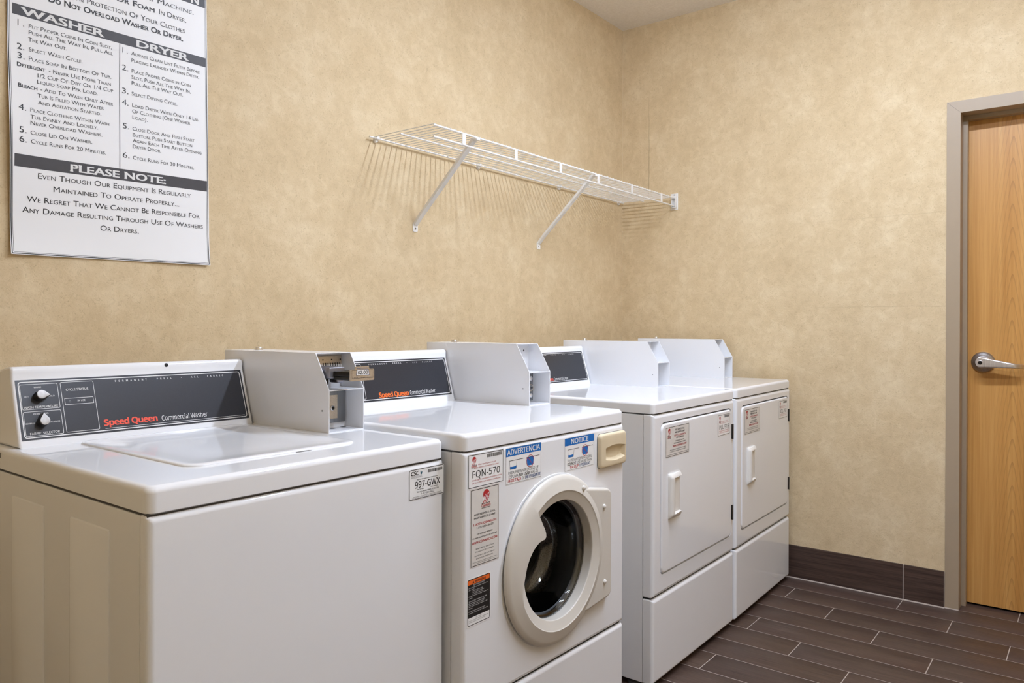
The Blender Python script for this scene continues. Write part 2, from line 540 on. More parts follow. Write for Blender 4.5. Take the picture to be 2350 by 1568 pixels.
# ------------------------------------------------------------------ the room
H = 2.774
RX0, RY0 = -3.95, -3.30
FR0, FRW, FRT = -1.539, 0.050, 2.108          # door frame: outer edge, face width, top
FR1 = -2.56
b = MB(); b.box(RX0 - 0.1, 0.14, 0.0, 0.1, 0, H)
tag(b.build('wall_back', M['wall']), 'tan patterned wallpaper wall behind the row of machines', 'wall', kind='structure')
b = MB()
b.box(0.0, 0.14, FR0 - 0.006, 0.0, 0, H); b.box(0.0, 0.14, RY0 - 0.1, FR1 + 0.006, 0, H); b.box(0.0, 0.14, FR1 + 0.006, FR0 - 0.006, FRT - 0.006, H)
tag(b.build('wall_right', M['wall_r']), 'tan patterned wallpaper wall holding the wooden door', 'wall', kind='structure')
b = MB(); b.box(RX0 - 0.1, RX0, RY0 - 0.1, 0.0, 0, H)
tag(b.build('wall_left', M['wall']), 'tan wallpaper wall at the near end of the room', 'wall', kind='structure')
b = MB(); b.box(RX0, 0.14, RY0 - 0.1, RY0, 0, H)
tag(b.build('wall_front', M['wall']), 'tan wallpaper wall facing the machines', 'wall', kind='structure')
b = MB(); b.box(RX0 - 0.1, 0.14, RY0 - 0.1, 0.1, H, H + 0.08)
tag(b.build('ceiling', M['ceiling']), 'off-white textured ceiling', 'ceiling', kind='structure')

def floor():
    b = MB()
    b.box(RX0 - 0.1, 0.30, RY0 - 0.1, 0.1, -0.06, -0.0005, 1)
    L, pw, g = 0.6145, 0.1466, 0.0032
    tint = [(1, 1, 1)] * len(b.f)
    k = -2
    while True:
        x1 = -pw * (k + 1) + pw - 0.0005 if k else 0.0
        x0 = -pw * (k + 1)
        x1 = x0 + pw
        if x1 < RX0: break
        off = -1.382 - 0.2043 * k
        n = -12
        j0 = off - math.floor((off - RY0) / L) * L - L
        y = j0
        while y < 0.1:
            ya, yb = max(y, RY0 - 0.05), min(y + L, 0.05)
            if yb - ya > 0.01:
                nf = len(b.f)
                xa, xb = max(x0, RX0), min(x1, 0.28)
                if xb - xa > 0.01:
                    top = rrect(xa + g / 2, xb - g / 2, ya + g / 2, yb - g / 2, 0.0008, 1)
                    b.loft([[(p, q, -0.002) for p, q in top], [(p, q, -0.0002) for p, q in top],
                            [(p, q, 0.0) for p, q in offset_poly(top, 0.0003)]], True, False, True, 0, False)
                    t = random.uniform(0.9, 1.08)
                    tint += [(t, t * random.uniform(0.985, 1.01), t * random.uniform(0.97, 1.02))] * (len(b.f) - nf)
            y += L
        k += 1
    o = b.build('floor', [M['tile'], M['grout']], recalc=False)
    at = o.data.color_attributes.new('tint', 'FLOAT_COLOR', 'CORNER')
    i = 0
    for p, c in zip(o.data.polygons, tint):
        for li in p.loop_indices:
            at.data[li].color = (*c, 1)
    tag(o, 'dark brown wood-look plank tile floor with pale grout', 'floor', kind='structure')
floor()

def baseboard():
    b = MB()
    ys = [-0.003, -0.1545, -0.7685, -1.383, FR0 + 0.001]
    b.box(-0.0085, 0.0, FR0 + 0.001, 0.0, 0.0, 0.1505, 1)
    for ya, yb in zip(ys, ys[1:]):
        b.rbox(-0.011, -0.001, yb + 0.0018, ya - 0.0018, 0.004, 0.1518, 0.0012, 2)
    tag(b.build('baseboard_right', [M['base_tile'], M['grout']], wn=True), 'dark brown tile baseboard under the wallpaper beside the door', 'baseboard', kind='structure')
    b = MB(); b.box(RX0, -0.012, -0.011, 0, 0.0, 0.1518)
    tag(b.build('baseboard_back', M['base_tile']), 'dark brown tile baseboard behind the machines', 'baseboard', kind='structure')
    b = MB(); b.box(RX0, RX0 + 0.011, RY0, -0.012, 0.0, 0.1518)
    tag(b.build('baseboard_left', M['base_tile']), 'dark brown tile baseboard at the near end wall', 'baseboard', kind='structure')
    b = MB(); b.box(RX0 + 0.012, 0, RY0, RY0 + 0.011, 0.0, 0.1518)
    tag(b.build('baseboard_front', M['base_tile']), 'dark brown tile baseboard facing the machines', 'baseboard', kind='structure')
    # pale sealant: floor joint and room corner
    b = MB()
    b.prism([(0.0, 0.0), (-0.0145, 0.0), (-0.0112, 0.0045), (0.0, 0.0045)], lambda a, c, t: (a, t, c), FR0 + 0.001, -0.02)
    b.prism([(0.0, 0.0), (-0.0075, 0.0), (-0.0056, 0.004), (0.0, 0.004)], lambda a, c, t: (a, t, c), FR0 - FRW, FR0 + 0.001)
    tag(b.build('trim_1', M['grout']), 'pale grout joint between floor and tile baseboard', 'trim', kind='structure')
    b = MB(); b.prism([(0, 0), (-0.0022, 0), (0, -0.0022)], lambda a, c, t: (a, c, t), 0.16, H)
    tag(b.build('trim_2', M['caulk']), 'pale bead running up the corner between the two walls', 'trim', kind='structure')
baseboard()

def door():
    root = tag(empty('door_1', (0, 0, 0)), 'oak veneer door in a taupe metal frame with a lever handle', 'door', kind='structure')
    b = MB()
    px = -0.0055                                   # the frame stands a little proud of the wall
    def jamb(y0, s):                               # s=-1: the opening lies towards -y
        b.prism([(px, y0), (px, y0 + s * FRW), (0.16, y0 + s * FRW), (0.16, y0)], lambda a, c, t: (a, c, t), 0.0, FRT - FRW)
        b.prism([(0.070, y0 + s * FRW), (0.070, y0 + s * (FRW + 0.016)), (0.130, y0 + s * (FRW + 0.016)), (0.130, y0 + s * FRW)], lambda a, c, t: (a, c, t), 0.0, FRT - FRW - 0.016)
    jamb(FR0, -1); jamb(FR1, 1)
    b.prism([(px, FRT), (px, FRT - FRW), (0.16, FRT - FRW), (0.16, FRT)], lambda a, c, t: (a, t, c), FR1, FR0)
    b.prism([(0.070, FRT - FRW), (0.070, FRT - FRW - 0.016), (0.130, FRT - FRW - 0.016), (0.130, FRT - FRW)], lambda a, c, t: (a, t, c), FR1 + FRW, FR0 - FRW)
    # fine mitre lines
    b.prism([(FR0, FRT), (FR0 - FRW, FRT - FRW), (FR0 - FRW, FRT - FRW + 0.0008), (FR0, FRT + 0.0008)], lambda a, c, t: (t, a, c), px - 0.0003, px, 1)
    b.build('door_frame', [M['frame'], M['rubber']], root)
    b = MB(); b.rbox(0.110, 0.154, FR1 + FRW + 0.003, FR0 - FRW - 0.003, 0.008, FRT - FRW - 0.003, 0.0015, 2)
    b.build('door_panel', M['wood'], root, wn=True)
    cy, cz = -1.660, 1.0265
    h = tag(empty('lever_handle', (0.110, cy, cz)), 'satin nickel lever handle with round rose')
    h.parent = root
    b = MB()
    b.lathe([(0.0435, 0.0), (0.0435, -0.004), (0.0425, -0.007), (0.036, -0.0135), (0.029, -0.017), (0.027, -0.0195), (0.0175, -0.0215), (0.0165, -0.030), (0.0165, -0.046)],
            lambda x, y, t: (t, x, y), 48, True, True)
    b.build('rose', M['rose'], h)
    b = MB()
    path = []
    for i in range(15):
        u = i / 14
        y = -0.148 * u + 0.006
        x = -0.060 + 0.005 * u + (0.034 * max(0, (u - 0.80) / 0.2) ** 1.6)
        z = -0.0135 * u - 0.002 * u * u + 0.001
        hh = 0.0142 * (1 - u) ** 1.3 + 0.0088
        th = 0.0085 if u < 0.8 else 0.007
        path.append((x, y, z, hh, th))
    loops = []
    for x, y, z, hh, th in path:
        pts = rrect(-th, th, -hh, hh, 0.0055, 3)
        loops.append([(x + p, y, z + q) for p, q in pts])
    # round nose at the hub end
    nose = []
    for k in range(5):
        a = PI / 2 * k / 5
        x, y, z, hh, th = path[0]
        s_ = max(0.12, math.sin(a))
        nose.append([(x + p, y + 0.015 * math.cos(a), z + q * s_) for p, q in rrect(-th, th, -hh, hh, 0.0055, 3)])
    b.loft(nose + loops, True, True, True)
    b.build('lever', M['lever'], h, wn=True)
    b = MB(); b.lathe([(0.0085, -0.0680), (0.0085, -0.0692), (0.0075, -0.0696), (0.0070, -0.0690)], lambda x, y, t: (t, x + 0.004, y), 24, True, False)
    b.lathe([(0.0070, -0.0690), (0.0001, -0.0690)], lambda x, y, t: (t, x + 0.004, y), 24, m=1)
    b.box(-0.0698, -0.0690, 0.0030, 0.0050, -0.0045, 0.0045, 2)
    b.build('keyhole', [M['rose'], M['dkmetal'], M['dark']], h)
door()

# ------------------------------------------------------------------ ceiling lamps
def ceiling_light(x, y, lx, ly, label, mat='lamp'):
    r = tag(empty('ceiling_light', (x, y, H)), label, 'ceiling light')
    b = MB()
    w = 0.02
    for q in ((-lx / 2 - w, -lx / 2, -ly / 2 - w, ly / 2 + w), (lx / 2, lx / 2 + w, -ly / 2 - w, ly / 2 + w), (-lx / 2, lx / 2, -ly / 2 - w, -ly / 2), (-lx / 2, lx / 2, ly / 2, ly / 2 + w)):
        b.box(*q, -0.022, 0.0)
    b.build('housing', M['case'], r)
    b = MB(); b.rbox(-lx / 2, lx / 2, -ly / 2, ly / 2, -0.040, -0.004, 0.010, 4)
    b.build('diffuser', M[mat], r)
ceiling_light(-1.45, -1.50, 0.075, 1.15, 'long white ceiling lamp nearer the machines')
ceiling_light(-2.30, -2.35, 0.075, 1.15, 'long white ceiling lamp farther out over the floor', 'lamp_dim')

# ------------------------------------------------------------------ laundry machines (local: u right, v back, z up, v=0 at the front face)
def front_plate(b, x0, x1, z0, z1, depth, R, rc, hole=None, m=0):
    """wrap-around front: rounded front edges, flat face at v=0, optional hole outline in the face"""
    loops = [[(p, depth, q) for p, q in rrect(x0, x1, z0, z1, rc, 4)]]
    for i in range(5):
        a = PI / 2 * i / 4
        ins = R * (1 - math.cos(a)); v = R * (1 - math.sin(a))
        loops.append([(p, v, q) for p, q in rrect(x0 + ins, x1 - ins, z0 + ins, z1 - ins, max(rc, 0.004), 4)])
    b.loft(loops, True, hole is None, hole is None, m)
    if hole is not None:
        outer = [(p[0], p[2]) for p in loops[-1]]
        b.holed(outer, [hole], lambda p, q: (p, 0.0, q), m)

def slab_top(b, w, d, z0, z1, rp=0.016, R=0.011):
    """worktop slab with rounded corners and a soft top edge"""
    loops = []
    def o(ins): return rrect(ins, w - ins, ins, d - ins * 0.3, max(rp - ins * 0.6, 0.004), 5)
    loops.append([(p, q, z0) for p, q in offset_poly(o(0), 0.003)])
    loops.append([(p, q, z0 + 0.002) for p, q in o(0)])
    loops.append([(p, q, z1 - R) for p, q in o(0)])
    for i in range(1, 6):
        a = PI / 2 * i / 5
        loops.append([(p, q, z1 - R * (1 - math.sin(a))) for p, q in o(R * (1 - math.cos(a)))])
    b.loft(loops, True, True, True)

def console(root, u0, u1, vb, zt, sl):
    """back console: slanted fascia, forward-curling upper lip, round top"""
    pr = [(0, 0), (sl * 0.012, 0.012), (sl * 0.122, 0.122), (sl * 0.134, 0.134), (sl * 0.137 + 0.0002, 0.141), (sl * 0.138, 0.148), (sl * 0.138, 0.154),
          (sl * 0.138 + 0.0025, 0.159), (sl * 0.138 + 0.008, 0.1615), (0.075, 0.160), (0.118, 0.152), (0.124, 0.146), (0.124, 0)]
    pr = [(p, q) for p, q in pr][::-1]              # counter-clockwise in (v, z)
    b = MB()
    loops = []
    R = 0.006
    for i in range(4):
        a = PI / 2 * i / 3
        loops.append([(u0 + R * (1 - math.sin(a)), vb + p, zt + q) for p, q in offset_poly(pr, R * (1 - math.cos(a)))][:])
    loops = loops[::-1]
    end = [[(u1 - (l[0][0] - u0), y, z) for _, y, z in l] for l in loops[::-1]]
    b.loft(loops + end, True, True, True)
    return b.build('console', M['enamel'], root, wn=True, sharp=40)

def coin_box(root, w, zt, vf, vb):
    u0, u1 = w - 0.109, w - 0.004
    t = 0.0022
    zk, ztp, sd = zt + 0.0985, zt + 0.1835, 0.0495
    b = MB()
    side = [(vf, zt), (vb, zt), (vb, ztp), (vf + sd, ztp), (vf, zk)]
    for a0, a1 in ((u0, u0 + t), (u1 - t, u1)):
        b.prism(side, lambda p, q, s_: (s_, p, q), a0, a1)
    b.box(u0 + t, u1 - t, vf + sd, vb, ztp - t, ztp)
    b.box(u0 + t, u1 - t, vb - t, vb, zt, ztp - t)
    b.box(u0 + t, u1 - t, vf, vb - t, zt, zt + t)
    b.box(u0 + t, u1 - t, vf + 0.001, vf + 0.085, zk - t, zk)                     # shelf between the recesses
    b.box(u0 + t, u1 - t, vf + 0.083, vf + 0.085, zk, ztp - t)                    # back of the upper recess
    b.box(u0 + t, u1 - t, vf + 0.066, vf + 0.068, zt + t, zk - t)                 # back of the lower recess
    o = b.build('coin_box', M['case'], root)
    b = MB()
    cu, cv = (u0 + u1) / 2, vb - 0.075
    b.lathe([(0.0110, 0), (0.0110, 0.005), (0.0098, 0.0075), (0.004, 0.009)], lambda x, y, h: (cu + x, cv + y, ztp + h), 24, False, True)
    b.build('lock_cap', M['chrome'], o)
    b = MB()
    b.lathe([(0.0022, 0), (0.0020, -0.0008), (0.0005, -0.0012)], lambda x, y, h: (u0 + h, vf + 0.024 + x, zt + 0.05 + y), 12, False, True)
    b.build('rivet', M['steel'], o)
    return o, u0, u1, zk, ztp

def knob(root, u, v, z, sl, ang):
    n = Vector((0, -1, sl)).normalized()
    ax = Vector((1, 0, 0)); ay = Vector((0, sl, 1)).normalized()
    c = Vector((u, v, z))
    def fn(x, y, h): return c + ax * x + ay * y + n * h
    r, tip = 0.0098, 0.0175
    def out(k, n_=40):
        pts = []
        for i in range(n_):
            a = 2 * PI * i / n_
            d = abs((a + PI) % (2 * PI) - PI)
            th = math.acos(r / tip)
            if d < th: rad = r / math.cos(th - d)
            else: rad = r
            rad *= k
            pts.append((rad * math.cos(a + ang), rad * math.sin(a + ang)))
        return pts
    b = MB()
    b.loft([[fn(x, y, h) for x, y in out(k)] for k, h in ((1.02, 0.0), (0.98, 0.016), (0.97, 0.0175))], True, False, True)
    o = b.build('knob', M['knob_skirt'], root)
    b = MB()
    b.loft([[fn(x, y, h) for x, y in out(k)] for k, h in ((0.96, 0.0172), (0.96, 0.0190), (0.90, 0.0200), (0.45, 0.0204))], True, False, True)
    b.build('knob_cap', M['knob_face'], o, wn=True)

def fascia_plane(vb, z0, sl):
    n = Vector((0, -1, sl)).normalized(); ay = Vector((0, sl, 1)).normalized(); k = math.sqrt(1 + sl * sl)
    def fn(x, y, l):                                 # y given as height z
        return Vector((x, vb + sl * (y - z0), y)) + n * (0.0006 + l)
    return fn

def fascia(root, kind, vb, z0, sl):
    p = Print(fascia_plane(vb, z0, sl))
    if kind == 'topload':
        x0, x1, y0, y1 = 0.0248, 0.5345, 0.9365, 1.0560
    else:
        x0, x1, y0, y1 = 0.0220, 0.5515, z0 + 0.0155, z0 + (0.1310 if kind == 'frontload' else 0.1345)
    p.rect(x0, y0, x1, y1, 'fascia', 0)
    p.outline(x0 + 0.0042, y0 + 0.0036, x1 - 0.0042, y1 - 0.0036, 0.0019, 'ink_white', 0.006)
    if kind == 'topload':
        W_ = 'ink_white'
        p.outline(0.0317, 0.9961, 0.1029, 1.0470, 0.0009, W_, 0.003); p.outline(0.0322, 0.9438, 0.1032, 0.9924, 0.0009, W_, 0.003)
        p.outline(0.1080, 0.9450, 0.1748, 1.0480, 0.0009, W_, 0.003); p.outline(0.1126, 1.0007, 0.1704, 1.0144, 0.0009, W_, 0.0005)
        T = lambda t, a, y, c, h, **k: p.text(t, a, y, c, h, W_, **k)
        T('WASH TEMPERATURE', 0.0351, 0.9985, 0.0984, 0.0043, bold=0.012); T('FABRIC SELECTOR', 0.0403, 0.9467, 0.0955, 0.0043, bold=0.012)
        T('WARM', 0.0575, 1.0387, 0.0711, 0.0028, bold=0.012); T('HOT', 0.0382, 1.0206, 0.0464, 0.0028, bold=0.012); T('COLD', 0.0835, 1.0199, 0.0945, 0.0028, bold=0.012)
        T('PERM PRESS', 0.0509, 0.9855, 0.0786, 0.0028, bold=0.012); T('NORMAL', 0.0333, 0.9676, 0.0514, 0.0028, bold=0.012); T('DELICATE', 0.0788, 0.9679, 0.0987, 0.0028, bold=0.012)
        T('CYCLE STATUS', 0.1180, 1.0293, 0.1626, 0.0048, bold=0.014); T('IN USE', 0.1377, 1.0063, 0.1533, 0.0035, bold=0.012)
        p.ring(circ(0.1227, 1.0075, 0.0021, 20), circ(0.1227, 1.0075, 0.0011, 20), 'ink_grey', 2)
        T('PERMANENT   PRESS   \u2022   ALL   FABRIC', 0.2210, 1.0426, 0.4839, 0.0039, space=2.3, bold=0.014)
        p.text('Speed Queen', 0.1851, 0.9513, 0.3015, 0.0122, 'ink_logo', bold=0.042, space=0.95)
        T('Commercial Washer', 0.3122, 0.9503, 0.4247, 0.0108)
        p.rect(0.1861, 0.9448, 0.5231, 0.9456, W_, 1)
        p.text('SQ-WH', 0.5090, 0.9405, 0.5240, 0.0016, 'ink_grey')
    elif kind == 'frontload':
        W_ = 'ink_white'
        p.outline(0.0300, z0 + 0.0235, 0.2025, z0 + 0.1225, 0.0012, W_, 0.003)
        p.text('PERMANENT   PRESS   \u2022   ALL   FABRIC', 0.2331, z0 + 0.1180, 0.4903, 0.0040, W_, space=2.3, bold=0.02)
        p.text('Speed Queen', 0.2512, z0 + 0.0242, 0.3667, 0.0135, 'ink_orange', bold=0.042, space=0.95)
        p.text('Commercial Washer', 0.3730, z0 + 0.0250, 0.4804, 0.0118, W_)
    else:
        W_ = 'ink_white'
        p.outline(0.0300, z0 + 0.0215, 0.1900, z0 + 0.1225, 0.0012, W_, 0.003)
        p.text('PERMANENT   PRESS   \u2022   ALL   FABRIC', 0.2200, z0 + 0.1225, 0.4846, 0.0039, W_, space=2.3, bold=0.02)
        p.text('Speed Queen', 0.1800, z0 + 0.0238, 0.2930, 0.0125, 'ink_logo', bold=0.042, space=0.95)
        p.text('Commercial Dryer', 0.2991, z0 + 0.0238, 0.4016, 0.0115, W_)
        p.rect(0.1800, z0 + 0.0200, 0.5380, z0 + 0.0208, W_, 1)
    return p.done('control_panel', root)

def front_plane(v):
    return lambda x, y, l: Vector((x, v - 0.0004 - l, y))

def logo_comet(p, cx, cy, r):
    """red disc trailing slanted strokes over a name bar"""
    p.poly(circ(cx, cy, r, 28), 'ink_red', 1)
    for k in range(3):
        x = cx - r * 0.55 + k * r * 0.55
        p.line((x + r * 0.25, cy + r * (0.05 + 0.1 * k)), (x - r * 0.55, cy - r * 1.25), r * 0.16, 'sticker', 2)
    for k in range(3):
        x = cx - r * 0.30 + k * r * 0.5
        p.line((x + r * 0.05, cy - r * 0.75), (x - r * 0.75, cy - r * 1.75), r * 0.20, 'ink_red', 1)
    p.line((cx - r * 1.5, cy - r * 1.85), (cx + r * 1.25, cy - r * 1.85), r * 0.12, 'ink_black', 2)
    p.text('Coinmach', cx - r * 1.5, cy - r * 2.55, cx + r * 1.3, r * 0.62, 'ink_red', bold=0.03)
    p.line((cx - r * 1.5, cy - r * 2.75), (cx + r * 1.25, cy - r * 2.75), r * 0.10, 'ink_black', 2)

def barcode(p, x0, y0, x1, y1):
    rnd = random.Random(5)
    x = x0
    while x < x1:
        w = rnd.choice((0.0006, 0.0009, 0.0014))
        p.rect(x, y0, min(x + w, x1), y1, 'ink_black', 2)
        x += w + rnd.choice((0.0005, 0.0008, 0.0011))

def sticker_base(p, x0, y0, x1, y1, paper, margin=0.0022, border=0.0014, r=0.0, edge='ink_black'):
    p.poly(rrect(x0 - margin, x1 + margin, y0 - margin, y1 + margin, r + margin * 0.6, 4), paper, 0)
    p.outline(x0, y0, x1, y1, border, edge, r)

def id_sticker(root, x0, y0, x1, y1, code, name='sticker', label=None):
    p = Print(front_plane(0.0))
    w, h = x1 - x0, y1 - y0
    X = lambda f: x0 + f * w
    Y = lambda f: y1 - f * h
    sticker_base(p, x0, y0, x1, y1, 'sticker')
    logo_comet(p, X(0.16), Y(0.15), w * 0.055)
    barcode(p, X(0.53), Y(0.155), X(0.95), Y(0.045))
    p.text('When reporting a service call,', X(0.27), Y(0.34), X(0.78), h * 0.042, 'ink_red')
    p.text('please reference this machine ID number:', X(0.16), Y(0.425), X(0.87), h * 0.042, 'ink_red')
    p.text(code, X(0.11), Y(0.70), X(0.90), h * 0.205, 'ink_black')
    p.text('Cuando reporte una maquina necesitando servicio', X(0.09), Y(0.795), X(0.95), h * 0.042, 'ink_red')
    p.text('por favor refiere a este numero de identificacion.', X(0.11), Y(0.88), X(0.93), h * 0.042, 'ink_red')
    o = p.done(name, root)
    if label: o['label'] = label

def service_sticker_tall(root, x0, y0, x1, y1):
    p = Print(front_plane(0.0))
    w, h = x1 - x0, y1 - y0
    X = lambda f: x0 + f * w
    Y = lambda f: y1 - f * h
    sticker_base(p, x0, y0, x1, y1, 'sticker_grey')
    logo_comet(p, X(0.55), Y(0.09), w * 0.115)
    K, R_ = 'ink_black', 'ink_red'
    for t, a, y, c, hh, m, bo in (('FOR SERVICE CALL', .12, .345, .88, .024, K, .02), ('PARA SERVICIO LLAME', .11, .39, .88, .024, K, .02),
                                  ('1-877-COINMACH', .08, .475, .92, .028, R_, .02), ('1-877-264-6622', .19, .520, .81, .024, K, .02),
                                  ('Or visit our website', .22, .600, .78, .021, K, .012), ('O visite nuestro sitio de internet', .06, .648, .94, .021, K, .012),
                                  ('WWW.COINMACH.COM', .04, .712, .95, .030, R_, .02),
                                  ('When calling, please have', .17, .790, .83, .018, K, 0), ('the machine ID # available.', .16, .830, .83, .018, K, 0),
                                  ('Cuando llame, por favor reporte', .13, .880, .85, .018, K, 0), ('el numero de identificacion.', .19, .918, .80, .018, K, 0),
                                  ('This machine is serviced by a local company.', .06, .955, .94, .009, K, .01), ('For parts call the number shown above.', .14, .975, .86, .009, K, .01)):
        p.text(t, X(a), Y(y), X(c), hh * h, m, bold=bo)
    p.done('sticker', root)

def service_sticker_wide(root, x0, y0, x1, y1):
    p = Print(front_plane(0.0))
    w, h = x1 - x0, y1 - y0
    X = lambda f: x0 + f * w
    Y = lambda f: y1 - f * h
    sticker_base(p, x0, y0, x1, y1, 'sticker_grey')
    logo_comet(p, X(0.14), Y(0.13), w * 0.05)
    K, R_ = 'ink_black', 'ink_red'
    for t, a, y, c, hh, m, bo in (('FOR SERVICE CALL', .38, .15, .80, .055, K, .02), ('PARA SERVICIO LLAME', .37, .24, .80, .055, K, .02),
                                  ('1-877-COINMACH', .34, .355, .84, .062, R_, .02), ('1-877-264-6622', .42, .425, .76, .052, K, .02),
                                  ('Or visit our website', .40, .53, .78, .045, K, .012), ('O visite nuestro sitio de internet', .33, .60, .84, .045, K, .012),
                                  ('WWW.COINMACH.COM', .28, .70, .88, .062, R_, .02),
                                  ('When calling, please have the machine ID # available.', .17, .80, .86, .036, K, 0), ('Cuando llame, por favor reporte el numero.', .17, .86, .86, .036, K, 0)):
        p.text(t, X(a), Y(y), X(c), hh * h, m, bold=bo)
    p.rect(X(0.02), Y(0.945), X(0.98), Y(0.935), K, 1)
    p.done('sticker', root)

def suds_sticker(root, x0, y0, x1, y1, head, lines):
    p = Print(front_plane(0.0))
    w, h = x1 - x0, y1 - y0
    X = lambda f: x0 + f * w
    Y = lambda f: y1 - f * h
    K, R_, B_ = 'ink_black', 'ink_red', 'ink_blue'
    sticker_base(p, x0, y0, x1, y1, 'sticker', 0.0012, 0.0006)
    p.rect(x0, Y(0.235), x1, y1, B_, 1)
    p.text(head[0], X(head[1]), Y(0.19), X(head[2]), h * 0.145, 'ink_white', bold=0.022)
    for cx, full in ((0.20, False), (0.68, True)):
        a, c, d = Y(0.36), Y(0.60), 0.105
        L0, L1 = X(cx - d), X(cx + d)
        q = d * 0.78
        if full:
            p.poly([(X(cx - q), c), (X(cx + q), c), (L1, a), (L0, a)], B_, 1)
        else:
            p.line((L0, a), (X(cx - q), c), h * 0.010, K); p.line((L1, a), (X(cx + q), c), h * 0.010, K)
            p.poly([(X(cx - q), c), (X(cx + q), c), (X(cx + q * 1.06), Y(0.515)), (X(cx), Y(0.535)), (X(cx - q * 1.06), Y(0.525))], B_, 1)
            p.line((X(cx - q), c), (X(cx + q), c), h * 0.010, K)
        p.line((L0, a), (L1 + w * 0.17, a), h * 0.014, K, 2)
        if full:
            p.ring(circ(X(cx), Y(0.475), h * 0.178, 40), circ(X(cx), Y(0.475), h * 0.162, 40), R_, 3)
            rr = h * 0.165 * 0.707
            p.line((X(cx) - rr, Y(0.475) + rr), (X(cx) + rr, Y(0.475) - rr), h * 0.016, R_, 3)
    for t, a, y, c, hh, m, bo in lines:
        p.text(t, X(a), Y(y), X(c), hh * h, m, bold=bo)
    p.done('sticker', root)

def warning_sticker(root, x0, y0, x1, y1):
    p = Print(front_plane(0.0))
    w, h = x1 - x0, y1 - y0
    X = lambda f: x0 + f * w
    Y = lambda f: y1 - f * h
    p.poly(rrect(x0 - 0.0025, x1 + 0.0025, y0 - 0.003, y1 + 0.003, 0.004, 4), 'sticker', 0)
    p.poly(rrect(x0, x1, y0, y1, 0.004, 4), 'ink_black', 1)
    p.rect(X(.025), Y(.115), X(.975), Y(.02), 'ink_orange', 2)
    p.rect(X(.025), Y(.985), X(.975), Y(.825), 'sticker', 2)
    p.poly([(X(.21), Y(.098)), (X(.29), Y(.098)), (X(.25), Y(.042))], 'ink_black', 3)
    p.text('WARNING', X(.34), Y(.095), X(.80), h * .048, 'ink_black', 3, bold=0.03)
    Wk = 'sticker'
    for t, a, y, c, hh in (('FOR YOUR SAFETY', .25, .155, .75, .028), ('DO NOT attempt to open the washer', .05, .195, .90, .020), ('door when:', .05, .235, .30, .020),
                           ('Clothes are moving.', .22, .27, .68, .020), ('Water is in the washer.', .22, .305, .74, .020), ('Door lock light is on.', .22, .34, .70, .020),
                           ('DO NOT let children play in or on the', .05, .375, .92, .020), ('washer.', .05, .415, .22, .020),
                           ('TO REDUCE THE RISK OF FIRE', .05, .485, .86, .022), ('DO NOT put flammable liquids,', .05, .525, .76, .020), ('cleaning solvents, or articles', .05, .56, .72, .020),
                           ('soiled with these substances, in the', .05, .595, .88, .020), ('washer.', .05, .635, .22, .020), ('DO NOT put articles soiled with', .05, .70, .78, .020), ('vegetable or cooking oil in this washer.', .05, .74, .92, .020)):
        p.text(t, X(a), Y(y), X(c), hh * h, Wk, 2)
    for t, a, y, c, hh in (('IMPORTANT', .36, .865, .62, .018), ('In case of power interruption, please wait', .06, .90, .92, .018), ('2 minutes before trying to open door.', .06, .935, .80, .018)):
        p.text(t, X(a), Y(y), X(c), hh * h, 'ink_black', 3)
    o = p.done('sticker', root)
    o['label'] = 'black warning sticker with orange heading'

def feet(root, w, d):
    for fu in (0.029, w - 0.05):
        for fv in (0.077, d - 0.07):
            b = MB()
            b.lathe([(0.026, 0.0), (0.026, 0.010), (0.020, 0.014), (0.008, 0.015), (0.008, 0.032)], lambda x, y, h: (fu + x, fv + y, h), 20, True, True)
            b.build('foot', M['foot'], root)

def cabinet(root, w, d, z0, z1, vseam, inset=0.0):
    b = MB()
    o = rrect(inset, w - inset, z0, z1, 0.003, 2)
    b.loft([[(p, v, q) for p, q in o] for v in (vseam, d - 0.003)] + [[(p, d, q) for p, q in offset_poly(o, 0.003)]], True, False, True)
    return b.build('cabinet', M['enamel'], root, wn=True)

